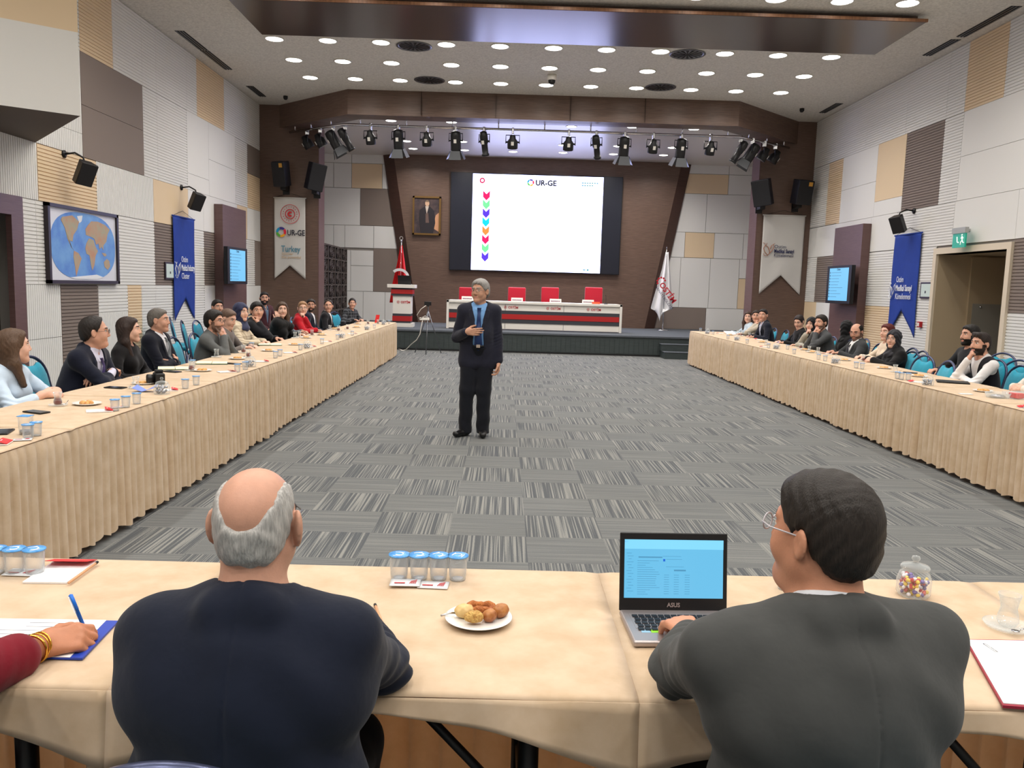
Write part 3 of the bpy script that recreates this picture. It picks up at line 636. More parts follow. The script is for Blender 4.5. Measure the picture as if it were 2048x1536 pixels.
        def sf(xl, o):
            o = o+rt*xl; ts = np.linspace(0,.3,50); Q = o+np.outer(ts,fw); d = np.min([p_[1](Q) for p_ in pr0],0); i = np.argmax(d > 0) if (d > 0).any() else 49; return o+fw*ts[i]
        if wrk > 1:
            J.fn(lambda Q: (lambda x, y, z: .0035*np.exp(-(x/.0035)**2)*(y < 0)*(z > -.25))(*frm(Q)), (-1,-1,0), (1,1.2,2.2), 0, 'd')
            J.fn(lambda Q: (lambda x, y, z: -.006*(y < .02)*(np.exp(-((z+.16+.25*x+.05*np.sin(x*9))/.02)**2)+.8*np.exp(-((z+.27-.2*x)/.018)**2)+.7*np.exp(-((z-.02+.5*np.abs(x))/.02)**2)*np.clip(np.abs(x)*9-.7,0,1)))(*frm(Q)), (-1,-1,0), (1,1.2,2.2), 0, 'd')
        for x in (-1,1):
            ch = []
            for u_ in (0.02,.3,.6,.85,1.0): o_ = zc_+up*(L1*u_-.01); ch.append(sf(x*(wd*u_+.016+.012*math.sin(PI*u_)), o_)+fw*.001)
            for a_, b_, r_ in zip(ch, ch[1:], (.012,.018,.022,.018)): J.cone(a_, b_, r_, r_*1.05, .004, flat=(fw,3.2))
    # collar opening around the neck and hem
    J.cone(N-up*.01+fw*.012, N+up*.12+fw*.03, .058+.008*fat, .075, .008, 's')
    if kind in ('suit','jacket','coat'): J.cone(N-fw*(.055+.012*fat)-rt*.045+up*.022, N-fw*(.055+.012*fat)+rt*.045+up*.022, .023+.004*fat, None, .035); [J.cone(N+rt*x*.07-fw*.01-up*.012, Sh[x]+rt*x*.012+up*.026, .032, .034, .05) for x in (-1,1)]; [J.cone(N-fw*.045+rt*x*.045-up*.012, N+fw*.045+rt*x*.062-up*.05, .018, .012, .015) for x in (-1,1)]
    if kind == 'knit': J.cone(N-fw*.05-rt*.03, N-fw*.05+rt*.03, .015, None, .015)
    if stand:
        for x in (-1,1): J.cone(P+V(x*.07,0,.0), P+V(x*.085,0,-.12), .115+off, .115+off, .05, flat=((0,1,0),1.15))
    zh = (P[2]-.20) if stand else .485
    J.fn(lambda Q: Q[:,2]-zh, (-1,-1,zh-.5), (1,1,zh+.03), .004, 's')
    amp = {'suit':.0035,'jacket':.004,'knit':.0035,'shirt':.005,'coat':.005,'blouse':.004,'vestshirt':.005}[kind]; ph = (loc[1]*7.3) % 6
    els = [El[-1], El[1]]
    def wr_(Q):
        g = np.sin(Q[:,2]*38+Q[:,0]*22+ph+2.2*np.sin(Q[:,1]*13+Q[:,0]*9))*np.sin(Q[:,0]*17-Q[:,1]*21+ph)
        d = g*amp*.55*wrk
        for e in els:
            r2 = ((Q-e)**2).sum(1); u = (Q-e)@unit(Sh[-1 if e is els[0] else 1]-e); d = d+amp*.95*wrk*np.exp(-r2/.010)*np.sin(u*150+7*np.sin((Q-e)@fw*16+(Q-e)@up*9)+2*np.sin(Q[:,0]*31))
        return d
    J.fn(wr_, (-1,-1,0), (1,1.2,2.2), 0, 'd')
    nm = {'suit':'suit_jacket','jacket':'jacket','knit':'sweater','shirt':'shirt','coat':'coat','blouse':'blouse','vestshirt':'shirt'}[kind]
    sdf_obj(nm, J, h, tm, T)
    if kind in ('suit','jacket') or tie:
        U = Sdf(); torso(U, .004); um = fabric('shirt_%d_%d_%d' % tuple(under), under, bump=.05)
        if kind in ('suit','jacket'):
            for x in (-1,1): e = unit(El[x]-wr[x]); U.cone(wr[x]+e*.012, wr[x]+e*.08, .031, .034, .0)
        U.cone(N-up*.025, N+up*.028-fw*.004, .064+.008*fat, .060+.008*fat, .012); U.cone(N+up*.03+fw*.03, N-up*.05+fw*.09, .022, .014, .01, 's')
        for x in (-1,1): U.cone(N+rt*x*.052+up*.018+fw*.035, N+rt*x*.028-up*.035+fw*(.092+.018*fat), .009, .012, .006)
        U.fn(lambda Q: Q[:,2]-(.55 if not stand else P[2]+.045), (-1,-1,0), (1,1,P[2]+.1), .004, 's')
        sdf_obj('shirt', U, h, um, T)
    if vest: 
        U = Sdf(); torso(U, .013); U.cone(N-up*.06, N+up*.2, .09, .12, .01, 's'); 
        U.fn(lambda Q: (lambda x, y, z: np.maximum(np.maximum(np.abs(x)-np.clip(z/L1,0,1.2)*.085-.002, -(y-.02)), -z))(*frm(Q)), zc_-V(.3,.3,.3), zc_+V(.3,.5,.6), .006, 's')
        for x in (-1,1): U.cone(Sh[x]+rt*x*.01-up*.03, Sh[x]+rt*x*.1-up*.03, .078, .11, .01, 's')
        U.fn(lambda Q: Q[:,2]-zh, (-1,-1,zh-.5), (1,1,zh+.03), .004, 's'); sdf_obj('waistcoat', U, h, fabric('vest_black', vest), T)
    if tie:
        U2 = Sdf(); torso(U2, .004); pr = U2.p
        def surf(zl):
            o = P+up*zl; ts = np.linspace(0,.3,60); Q = o+np.outer(ts,fw); d = np.min([p_[1](Q) for p_ in pr],0); i = np.argmax(d > 0.0) if (d > 0).any() else 59; return o+fw*ts[i]
        mb = MB(); vs = []; zs = np.linspace(ln-.035, ln*.30 if not stand else ln*.06, 12)
        for i, zl in enumerate(zs):
            c_ = surf(zl)+fw*(.022+(.012 if i == 0 else 0)); wd = [.02,.015][min(i,1)] if i < 2 else .016+.026*min(1,(i-1)/9)
            if i == 0: c_ = N+fw*(.090+.02*fat)-up*.012; wd = .021
            for sx, yy in ((-1,0),(0,.006),(1,0),(1,-.006),(-1,-.006)): vs.append(tuple(c_+rt*sx*wd+fw*yy))
        n5 = 5; fs = [(i*n5+j, i*n5+(j+1) % n5, (i+1)*n5+(j+1) % n5, (i+1)*n5+j) for i in range(len(zs)-1) for j in range(n5)]
        c_ = surf(zs[-1]-.03)+fw*.022; vs.append(tuple(c_)); t_ = len(vs)-1; b_ = (len(zs)-1)*n5
        fs += [(b_+j, b_+(j+1) % n5, t_) for j in range(n5)]+[tuple(range(5))]
        mb.add(vs, fs, 0, smooth=True); mb.build('tie', mat('tie_%d_%d_%d' % tuple(tie), tie, .55, noise=.2, nscale=60), T)
    if legs:
        K = Sdf(); tm2 = fabric('trousers_%d_%d_%d' % tuple(trousers), trousers)
        K.ell(P+V(0,-.01,.0), (.16*w_,.12+.02*fat,.11), None, .05)
        for x in (-1,1):
            a, b, c = LG[x]; K.cone(a, b, .098 if stand else .088, .078 if stand else .068, .05); K.cone(b, c+V(0,0,-.035 if stand else 0), .076 if stand else .068, .070 if stand else .055, .03)
        if stand: K.ell(P+V(0,.005,.03), (.158*w_,.135+.03*fat,.06), None, .03)
        if stand: K.fn(lambda Q: .004*np.sin(Q[:,2]*34+3*np.sin(Q[:,0]*18))*np.clip((.5-Q[:,2])*3,.3,1), (-1,-1,0), (1,1,1.1), 0, 'd')
        if stand: K.fn(lambda Q: Q[:,2]-.035, (-1,-1,-.2), (1,1,.06), .004, 's')
        sdf_obj('trousers', K, max(h,.007), tm2, T)
        if stand:
            ep = [P+V((.158*w_+.003)*math.cos(t),.005+(.135+.03*fat+.003)*math.sin(t),.05) for t in np.linspace(PI*.39,PI*.61,10)]
            MB().tube([tuple(q) for q in ep], .011, 6).build('belt', M_SHOE, T); MB().box((-.02,.135+.03*fat+.012,P[2]+.034),(.02,.135+.03*fat+.024,P[2]+.066)).build('belt_buckle', M_CHROME, T)
        for x in (-1,1):
            c = LG[x][2]; F_ = Sdf(); d = V(x*.12,1,0) if not stand else STAND_FEET[x]; d = unit(d)
            F_.cone(c+V(0,0,-.045)-d*.02, c+V(0,0,-.045)+d*.05, .04, .04, .02); F_.cone(c*V(1,1,0)+V(0,0,.045)-d*.03, c*V(1,1,0)+V(0,0,.038)+d*.15, .042, .036, .02, flat=((0,0,1),1.1))
            F_.fn(lambda Q: Q[:,2]-.002, (-1,-1,-.3), (1,1.5,.02), .002, 's'); sdf_obj('shoe', F_, .006, M_SHOE, T)
    if scarf: sdf_obj('headscarf', scarf_sdf(H, N), h, fabric('scarf_%d_%d_%d' % tuple(scarf), scarf, .7), T)
    elif hair: sdf_obj('hair', hair_sdf(H, hair, ht, htop), min(h,.006), hm, T)
    if glasses:
        mb = MB(); gm = mat('glasses_%d' % glasses[0], glasses, .3)
        for x in (-1,1):
            ring = [H.w((x*.033+.022*math.cos(t), .103+(.004*math.cos(t)*-x), .011+.017*math.sin(t))) for t in np.linspace(0,2*PI,17)[:-1]]
            mb.tube(ring, .0016, 5, closed=True); mb.tube([H.w((x*.055,.102,.014)), H.w((x*.075,.07,.013)), H.w((x*.083,.0,.012)), H.w((x*.083,-.015,.0))], .0017, 5)
        mb.tube([H.w((-.011,.104,.014)), H.w((0,.108,.017)), H.w((.011,.104,.014))], .0016, 5); g = mb.build('glasses_frame', gm, T)
        for x in (-1,1): ring = [H.w((x*.033+.021*math.cos(t), .103+(.004*math.cos(t)*-x), .011+.016*math.sin(t))) for t in np.linspace(0,2*PI,17)[:-1]]; MB().add([tuple(p) for p in ring], [tuple(range(16))]).build('lens', M_LENS, g)
    if watch is not None:
        e = unit(El[watch]-wr[watch]); c = wr[watch]+e*.02; mb = MB(); a = unit(np.cross(e,V(0,0,1))); b = np.cross(e,a)
        mb.tube([c+(a*math.cos(t)+b*math.sin(t))*.028 for t in np.linspace(0,2*PI,15)[:-1]], .006, 6, closed=True); mb.build('watch', M_BLACK, T)
    T['_r'] = 0; del T['_r']
    return T, dict(H=H, N=N, P=P, Sh=Sh, El=El, wr=wr, tips=tips, rt=rt, fw=fw, up=up, hc=hc)
# ---------------------------------------------------------------- tables, cloths and chairs
M_CLOTH = mat('beige_suede_cloth', (231,208,179), 0.85, noise=0.2, nscale=9, col2=(212,186,153), bump=0.1, bscale=5, sheen=0.2, spec=0.2)
_b = NB(M_CLOTH); _t = _b.new('ShaderNodeBsdfTranslucent'); _t.inputs[0].default_value = lin((205,140,80)); _m = _b.new('ShaderNodeMixShader', i_0=0.22)
_o = [n for n in _b.n if n.type == 'OUTPUT_MATERIAL'][0]; _b.l.new(_b.n['Principled BSDF'].outputs[0], _m.inputs[1]); _b.l.new(_t.outputs[0], _m.inputs[2]); _b.l.new(_m.outputs[0], _o.inputs[0])
M_TOP = mat('table_board', (150,120,92), 0.6); TZ = 0.75
def table(label, group, x0, x1, y0, y1):
    t = thing('banquet_table', label, 'table', ((x0+x1)/2,(y0+y1)/2,0), 0, group); hx, hy = (x1-x0)/2, (y1-y0)/2
    MB().box((-hx+.012,-hy+.012,TZ-.035),(hx-.012,hy-.012,TZ-.005)).build('tabletop', M_TOP, t, bevel=.003)
    lo = hx > hy
    for sx in (-1,1):
        for sy in (-1,1):
            ax, ay = (hx-.22, hy-.09) if lo else (hx-.09, hy-.22)
            MB().tube([(sx*ax,sy*ay,0),(sx*ax,sy*ay,TZ-.035)], .024, 10).build('leg', M_BLACK, t)
    for s_ in (-1,1):
        q = [(s_*(hx-.22),-hy+.09,.25),(s_*(hx-.22),hy-.09,.25)] if lo else [(-hx+.09,s_*(hy-.22),.25),(hx-.09,s_*(hy-.22),.25)]
        MB().tube(q, .012, 8).build('stretcher', M_BLACK, t)
        for s2 in (-1,1):
            q = [(s_*(hx-.22),s2*(hy-.09),.42),(s_*(hx-.5),s2*(hy-.09),TZ-.035)] if lo else [(s2*(hx-.09),s_*(hy-.22),.42),(s2*(hx-.09),s_*(hy-.5),TZ-.035)]
            MB().tube(q, .011, 8).build('brace', M_BLACK, t)
    return t
def pleats(L, rs, base=.088):
    xs = [0.0]
    while xs[-1] < L: xs.append(xs[-1]+base*(.8+.45*rs.rand()))
    xs = np.array(xs)*L/xs[-1]; am = .75+.7*rs.rand(len(xs))**3
    def f(s):   # asymmetric knife pleats
        i = min(len(xs)-2, max(0, int(np.searchsorted(xs, s)-1))); u = (s-xs[i])/(xs[i+1]-xs[i]); a = am[i]
        return a*math.sin(PI*u**.8)**.55-.12*(1-a)
    return f
def cloth(label, group, a, b, out, depth, seed, ends=(False, False), near=None):
    # a->b: top edge carrying the pleated skirt; out: unit vector away from the table; depth: width of the top
    a, b, out = Vector(a), Vector(b), Vector(out); d = (b-a); L = d.length; d.normalize(); rs = np.random.RandomState(seed)
    o = thing('tablecloth', label, 'tablecloth', (a+b)/2, 0, group); c = (a+b)/2; f = pleats(L, rs); n = int(L/.008)
    mb = MB(); ov = 0.10
    def top(u, v):
        s = u*L; k = v*depth; z = .0035+.0015*math.sin(s*9+seed)*math.sin(k*11)+(-.007*(1-k/.02)**2 if k < .02 else 0)-(.006*((k-depth+.012)/.012)**2 if k > depth-.012 else 0)-.004*math.exp(-((min(s,L-s))/.02)**2)
        return tuple(a+d*s-out*(k-.007*max(0,1-k/.03)+(.002 if v == 1 else 0))+Vector((0,0,z+TZ))-c)
    mb.grid(top, max(20,int(L/.04)), 50)
    def hang(u, v):
        s = u*L; e = min(s, L-s); dr = .035+(.12 if near else .07)*math.exp(-(e/.26)**2)+.006*math.sin(s*17+seed)
        return tuple(a+d*s-out*(depth+.003+(.010+.012*math.sin(s*21+seed)*math.exp(-(e/.4)**2))*v)+Vector((0,0,TZ-.003-dr*v))-c)
    mb.grid(hang, max(30,int(L/.02)), 6)
    hem = .04
    def skirt(u, v):
        s = u*L; t = v; amp = .003+.038*t**.35; w_ = f(s); gap = .0
        e = min(s, L-s); pinch = math.exp(-(e/.03)**2)*.02
        off = .004+amp*(w_-.4)-pinch*(1-t)+.008*math.sin(s*3.1+seed)*t+(.000 if t < .03 else .010)
        z = TZ-.004-(TZ-.002-hem)*t+(.012*math.sin(s*31+seed)*t**6)-.004*(1-t)
        return tuple(a+d*s+out*(max(off, -.0))+Vector((0,0,z))-c)
    mb2 = MB(); mb2.grid(skirt, n, 14)
    top_o = mb.build('cloth_top', M_CLOTH, o, solid=.002); sk = mb2.build('skirt', M_CLOTH, o)
    for q, e in enumerate(ends):
        if not e: continue
        p0 = a if q == 0 else b; dd = -out; oo = -d if q == 0 else d; g = pleats(depth, rs)
        def sk2(u, v): s = u*depth; return tuple(p0+dd*s+oo*(.006+(.006+.03*v)*g(s))+Vector((0,0,TZ-.002-(TZ-hem)*v))-c)
        mb3 = MB(); mb3.grid(sk2, int(depth/.012), 10); mb3.build('end_skirt', M_CLOTH, o)
    if near:   # corner tails at the joints, hanging nearly to the floor on the seat side
        for s0, sg in ((0,1),(L,-1)):
            mb4 = MB()
            def tail(u, v, s0=s0, sg=sg): wd = .05-.015*v; return tuple(a+d*(s0+sg*(.002+u*wd))-out*(depth-.004+.012*math.sin(u*9)*v+.012*math.sin(v*5+s0)*v)+Vector((0,0,TZ-.03-v*.64))-c)
            mb4.grid(tail, 10, 24); mb4.build('corner_tail', M_CLOTH, o, solid=.003)
    return o
XFL, XFR, TD = -2.38, 4.13, 0.78
Lb = [3.25,4.49,5.75,6.78,8.0,9.28,10.56,11.84,13.12,14.40,15.68,16.95,18.2]
Rb = [4.34,5.55,6.77,7.95,9.13,10.2,11.3,12.35,13.5,14.6,15.7,16.85,18.15]
for i in range(len(Lb)-1):
    table('beige draped table, %s from the camera in the left-hand row' % ORD[i], 'left row tables', XFL-TD, XFL, Lb[i]+.005, Lb[i+1]-.005)
    cloth('beige cloth with pleated skirt on the %s table of the left row' % ORD[i], 'left row tablecloths', (XFL,Lb[i],0), (XFL,Lb[i+1],0), (1,0,0), TD, 10+i, (False, i == len(Lb)-2))
for i in range(len(Rb)-1):
    table('beige draped table, %s from the camera in the right-hand row' % ORD[i], 'right row tables', XFR, XFR+TD, Rb[i]+.005, Rb[i+1]-.005)
    cloth('beige cloth with pleated skirt on the %s table of the right row' % ORD[i], 'right row tablecloths', (XFR,Rb[i+1],0), (XFR,Rb[i],0), (-1,0,0), TD, 40+i, (i == len(Rb)-2, False))
Nb = [-2.0,-.80,.305,1.44,2.6]; YN0, YN1 = 1.62, 2.40; nn = ['under the writing hand','before the balding man','under the laptop','under the red folder']
for i in range(4):
    table('nearest row table '+nn[i], 'near row tables', Nb[i]+.005, Nb[i+1]-.005, YN0, YN1)
    cloth('beige cloth on the near table '+nn[i], 'near row tablecloths', (Nb[i],YN1,0), (Nb[i+1],YN1,0), (0,1,0), TD, 70+i, near=True)

M_TURQ = mat('turquoise_fabric', (22,150,178), 0.85, noise=0.15, nscale=60, sheen=0.2); M_PIPE = mat('chair_frame_blue_metal', (74,80,108), 0.28, metal=.6)
def chair_proto():
    t = thing('banquet_chair', '', 'chair'); 
    def back_outline(k):   # k shrinks; u from left foot over the top to the right foot
        pts = []
        for i in range(33):
            a = PI*i/32; x = -math.cos(a); z = math.sin(a)
            pts.append((x*.205*k*(1-.10*z**2), (abs(math.sin(a))**.75)*.20*k))
        return pts
    tilt = lambda x, z: (x, -.20-(z-.45)*.22, z)
    ow = [(-.19,.50),(-.205,.62)]+[(x, .72+z) for x, z in back_outline(1)]+[(.205,.62),(.19,.50)]
    MB().tube([tilt(x,z) for x, z in [(-.19,.40)]+ow+[(.19,.40)]], .013, 8).build('back_frame', M_PIPE, t)
    # padded back with a scooped top that leaves the hand hole open
    mb = MB(); n = 16; prof = []
    top = lambda x: .72+.20*(max(0,1-(x/.19)**2))**.5*.93-.062*math.exp(-(x/.085)**4)
    for side_ in (0,1):
        vs = []; y = .0
        for i in range(n+1):
            x = -.185+.37*i/n; zt = top(x)
            for j in range(9): z = .49+(zt-.49)*j/8; bul = .022*(1-(abs(x)/.19)**4)*(1-abs(2*j/8-1)**4); q = tilt(x, z); vs.append((q[0], q[1]+(bul if side_ == 0 else -bul)+(.008 if side_ == 0 else -.008), q[2]))
        fs = [(i*9+j, (i+1)*9+j, (i+1)*9+j+1, i*9+j+1) for i in range(n) for j in range(8)]
        if side_ == 0: fs = [f[::-1] for f in fs]
        mb.add(vs, fs, 0, smooth=True)
    N_ = (n+1)*9; rim = [i*9 for i in range(n+1)]+[n*9+j for j in range(1,9)]+[i*9+8 for i in range(n-1,-1,-1)]+[j for j in range(7,0,-1)]
    for i in range(len(rim)): p, q = rim[i], rim[(i+1) % len(rim)]; mb.f.append((p, q, N_+q, N_+p)); mb.m.append(0); mb.sm.append(True)
    mb.build('backrest', M_TURQ, t)
    MB().box((-.21,-.2,.41),(.21,.22,.475)).build('seat', M_TURQ, t, bevel=.03, seg=3)
    for x in (-1,1):
        MB().tube([(x*.19,-.19,.41),(x*.205,-.25,0)], .012, 8).build('leg', M_PIPE, t); MB().tube([(x*.19,.18,.41),(x*.205,.22,0)], .012, 8).build('leg', M_PIPE, t)
    return t
CH = [None]
def chair(x, y, rz, label, group='turquoise banquet chairs'):
    if CH[0] is None: CH[0] = chair_proto(); o = CH[0]; o.location = (x,y,0); o.rotation_euler = (0,0,rz); return tag(o, label, 'chair', group)
    return dup(CH[0], (x,y,0), rz, label, group)
# ---------------------------------------------------------------- the people
def plaid_mat(name, base, line, sc=18, thick=.82):
    m = mat(name, base, .9); b = NB(m); p = b.n['Principled BSDF']; tc = b.new('ShaderNodeTexCoord'); s = b.new('ShaderNodeSeparateXYZ', i_0=tc.outputs['Object'])
    f = [b.math('GREATER_THAN', b.math('FRACT', b.math('MULTIPLY', b.math('ADD', s.outputs[i], b.math('MULTIPLY', s.outputs[1], .6 if i == 0 else 0)), sc)), thick) for i in (0,2)]
    b.l.new(b.mix(b.math('MULTIPLY', b.math('ADD', f[0], f[1]), .6), lin(base), lin(line)), p.inputs['Base Color']); return m
STAND_LEGS = {1: (V(.09,0,.9), V(.115,.03,.50), V(.125,.0,.09)), -1: (V(-.08,0,.9), V(-.065,.03,.5), V(-.065,.0,.09))}; STAND_FEET = {1: V(.75,1,0), -1: V(-.05,1,0)}
SPK = (-.25,8.72,0)
PPL = []
def per(nm, label, hpos, rz, **k):
    lean = math.radians(k.get('lean', 8)); pz = .93 if k.get('stand') else .52
    fwd = .035+.02*math.sin(lean)+(hpos[2]-.155-pz)*math.tan(lean); hxx = k.get('hx', 0); s_ = math.tan(k.get('side',0))*(hpos[2]-.155-pz)
    ox = hxx+s_; loc = (hpos[0]+math.sin(rz)*fwd-math.cos(rz)*ox, hpos[1]-math.cos(rz)*fwd-math.sin(rz)*ox, 0)
    if k.get('hands'):
        for d_ in k['hands'].values():
            if 'W' in d_: q = Matrix.Rotation(-rz,3,'Z') @ (Vector(d_.pop('W'))-Vector(loc)); d_['w'] = tuple(q)
    T, D = person(label, loc, rz, hz=hpos[2], **k); PPL.append((nm, loc[0], loc[1])); cb = .03 if hpos[1] < 1.6 else 0
    if not k.get('stand'): chair(loc[0]+cb*math.sin(rz), loc[1]-cb*math.cos(rz), rz, 'turquoise banquet chair occupied by '+nm)
    return T, D
TO = (SPK[0], SPK[1], 1.45)
# speaker
per('the speaker', 'speaker standing on the open carpet, dark suit, blue tie, hand on chest', (-.262,8.66,1.545), PI, stand='speaker', lean=1, look=(-2.6,4.4,1.5), hair='short', ht=.016, hairc=(158,154,150), skinc=(196,148,122),
    top=('suit',(34,35,48)), under=(120,165,215), tie=(22,48,98), fat=.42, glasses=(60,56,54), trousers=(22,24,32), h=.0055, sh=.93,
    hands={1: dict(w=(.125,.212,1.125), f=(-.9,.05,.05), n=(0,-1,.0), c=(.05,.12,.18,.28), p=(.35,-.3,-1)), -1: dict(w=(-.215,.05,.80), f=(0,.12,-1), n=(1,.2,0), c=(.5,.6,.6,.7), p=(-.4,-1,0))})
# two men at the near table, seen from behind
F1, D1 = per('the balding man in navy', 'balding man in a navy jacket seen from behind at the near table', (-.452,1.50,1.145), 0, lean=7, hk=.90, hair='ring', ht=.003, hairc=(192,190,186), skinc=(206,156,132), top=('suit',(20,26,42)), fat=.75, look=(-.42,8,1.1),
    arms='fold', h=.0042, glasses=(90,90,90), sh=.93, trousers=(18,20,28), earh=True, back=.02, ak=.85, wrk=1.9, ear=1.22, hands={1: dict(W=(-.315,1.85,.80), f=(-1,.1,0), p=(.45,.05,-.6)), -1: dict(W=(-.50,1.76,.815), f=(1,.2,0), p=(-.6,0,-.8))})
F2, D2 = per('the grey-suited man', 'dark-haired man in a grey suit typing on the laptop, seen from behind', (.605,1.49,1.155), .2, lean=9, hk=.92, hair='short', ht=.014, htop=.002, hairc=(40,33,28), skinc=(205,145,115), top=('suit',(66,67,66)), fat=1.0, look=(-3.0,6.0,1.05),
    glasses=(190,185,190), h=.0042, sh=1.12, back=.035, ak=.82, cuff=.05, wrk=1.9, hands={-1: dict(W=(.452,1.80,.815), f=(.05,1,.0), n=(.05,.15,-1), c=(.45,.5,.5,.45), p=(-.75,-.1,-.65)), 1: dict(W=(.585,1.76,.815), f=(-.25,1,.0), n=(0,0,-1), c=(.4,.4,.4,.5), p=(.35,-.6,-1))})
L = -PI/2; R_ = PI/2
S1 = (208,158,134); S2 = (224,178,156); S3 = (188,138,114)
per('the woman in light blue', 'woman with long fair-ended hair and light blue shirt, left row, nearest camera', (-3.34,5.62,1.10), L, female=True, hair='long', hairc=(96,72,54), skinc=S2, top=('shirt',(196,214,232)), arms='clasp', cuff=.09, look=TO, lean=14, h=.005, trousers=(60,70,90))
per('the navy-suited man in glasses', 'man in navy suit and glasses leaning on folded arms, left row', (-3.33,6.72,1.135), L, hair='receding', ht=.014, hairc=(36,29,26), skinc=S1, top=('suit',(24,28,44)), under=(205,205,225), tie=(70,60,110), arms='fold', look=(.5,8.5,1.3), lean=24, fat=.8, glasses=(70,60,55), beard=0, h=.005)
per('the woman with long dark hair', 'woman with long dark hair and black top, left row', (-3.50,7.70,1.10), L, female=True, hair='long', hairc=(52,36,30), skinc=S2, top=('blouse',(20,18,20)), arms='lap', look=TO, lean=6, h=.0055)
per('the grey-haired man with crossed arms', 'grey-haired man in dark suit and striped tie, arms crossed, left row', (-3.58,8.56,1.15), L, hair='short', ht=.006, hairc=(112,106,100), skinc=S1, top=('suit',(22,24,36)), under=(225,225,230), tie=(120,125,130), arms='chest', look=(1,8.9,1.4), lean=4, fat=.4, h=.0055)
per('the man in the grey cardigan', 'dark-haired man in grey cardigan and glasses, hands clasped at chin, left row', (-3.28,9.35,1.115), L, hair='short', ht=.018, hairc=(34,28,24), skinc=S1, top=('knit',(96,98,98)), arms=('chin','chin'), look=(.3,8.7,1.1), lean=18, glasses=(30,28,28), beard=1, h=.006)
per('the shaven-headed man', 'shaven-headed man in taupe jumper looking down, left row', (-3.40,10.16,1.11), L, hair='short', ht=.003, hairc=(110,86,72), skinc=S2, top=('knit',(110,102,98)), arms='table', look=(-2.4,9.9,1.0), pitch=-.35, lean=12, h=.0065)
per('the woman in navy headscarf', 'woman in navy headscarf and beige plaid jacket, left row', (-3.48,10.92,1.165), L, female=True, scarf=(46,50,78), skinc=S2, top=('coat',(196,182,160)), plaid=plaid_mat('plaid_beige',(198,184,160),(140,124,106),14), arms='table', look=TO, lean=8, h=.0065)
per('the man in the black coat', 'dark-haired man in black coat, chin on hand, left row', (-3.48,11.62,1.16), L, hair='short', ht=.016, hairc=(28,24,22), skinc=S1, top=('jacket',(24,25,30)), under=(60,60,64), arms=('table','chin'), look=(-.3,6.5,1.2), lean=10, h=.007)
per('the long-haired woman in black', 'long-haired woman in black jacket with hand at cheek, left row', (-3.42,12.70,1.15), L, female=True, hair='long', hairc=(86,64,48), skinc=S2, top=('coat',(22,22,24)), arms=('table','cheek'), look=(-.5,6,1.2), lean=10, h=.007)
per('the bearded man in grey', 'bearded man in grey shirt half hidden behind others, left row', (-3.62,13.45,1.13), L, hair='short', hairc=(40,32,28), skinc=S3, beard=2, top=('shirt',(96,104,112)), arms='table', look=(-.8,5,1.3), lean=4, h=.007)
per('the woman in red', 'blonde woman in red cardigan and glasses, left row', (-3.45,14.12,1.135), L, female=True, hair='bob', hairc=(168,128,92), skinc=S2, top=('coat',(176,22,36)), arms=('chin','table'), look=(-.5,5,1.4), lean=8, glasses=(90,70,60), h=.007)
per('the bearded man in open suit', 'bearded man in dark suit with open white shirt, left row', (-3.60,15.35,1.15), L, hair='short', hairc=(44,34,28), skinc=S3, beard=2, top=('suit',(24,28,44)), under=(232,232,236), arms='lap', look=(-.5,4,1.4), lean=2, h=.0075)
per('the older man in black suit', 'clean-shaven older man in black suit at the left row end', (-3.50,16.40,1.12), L, hair='receding', hairc=(60,50,44), skinc=S1, top=('suit',(20,20,24)), under=(225,225,225), arms='lap', look=(-.5,3,1.3), lean=5, h=.0075)
per('the woman in dark plaid', 'woman in dark plaid shirt leaning at the far end, left row', (-3.42,18.55,1.13), L-.5, female=True, hair='bun', hairc=(36,28,26), skinc=S1, top=('coat',(44,46,52)), plaid=plaid_mat('plaid_dark',(34,36,40),(96,98,104),16,.75), arms='table', look=(0,4,1.3), lean=22, h=.0075)
per('the man by the wall', 'bearded man in maroon jacket over denim shirt, second row by the pillar', (-4.62,15.9,1.245), L-.5, hair='short', hairc=(34,28,26), skinc=S1, beard=2, top=('jacket',(70,36,44)), under=(92,112,136), arms='lap', look=(0,3,1.3), lean=2, h=.0075)
per('the hidden man behind', 'dark-haired man mostly hidden in the second row, left side', (-4.6,13.25,1.14), L, hair='short', hairc=(30,25,22), skinc=S1, top=('jacket',(40,42,48)), arms='lap', look=TO, lean=2, h=.008)
# right row
per('the woman in pale blue', 'long-haired woman in pale blue top at the far end, right row', (5.2,17.50,1.11), R_, female=True, hair='long', hairc=(70,50,40), skinc=S2, top=('blouse',(186,200,210)), arms='table', look=(0,5,1.3), lean=4, h=.0075)
per('the man in beige', 'man in beige jumper with hand over mouth, right row', (5.18,16.86,1.15), R_, hair='short', hairc=(50,38,32), skinc=S1, top=('knit',(186,176,160)), arms=('chin','table'), look=(0,6,1.2), lean=8, h=.0075)
per('the man in the navy blazer', 'dark-haired man in navy blazer leaning forward, right row', (5.06,16.05,1.195), R_, hair='short', ht=.008, hairc=(34,28,26), skinc=S1, top=('suit',(24,27,40)), under=(190,196,216), arms='table', look=(-1,8,1.1), lean=16, fat=.3, h=.007)
per('the woman looking down', 'dark-haired woman in black V-neck top looking down, right row', (5.2,14.45,1.14), R_, female=True, hair='bun', hairc=(42,30,28), skinc=S2, top=('blouse',(18,18,20)), arms='table', look=(4.2,13.4,.8), pitch=-.4, lean=6, h=.007)
per('the woman in black scarf', 'woman in black headscarf and pale jacket, hand at chin, right row', (5.2,13.86,1.115), R_, female=True, scarf=(24,24,28), skinc=S2, top=('coat',(170,164,150)), arms=('table','chin'), look=(0,9,1.2), lean=8, h=.007)
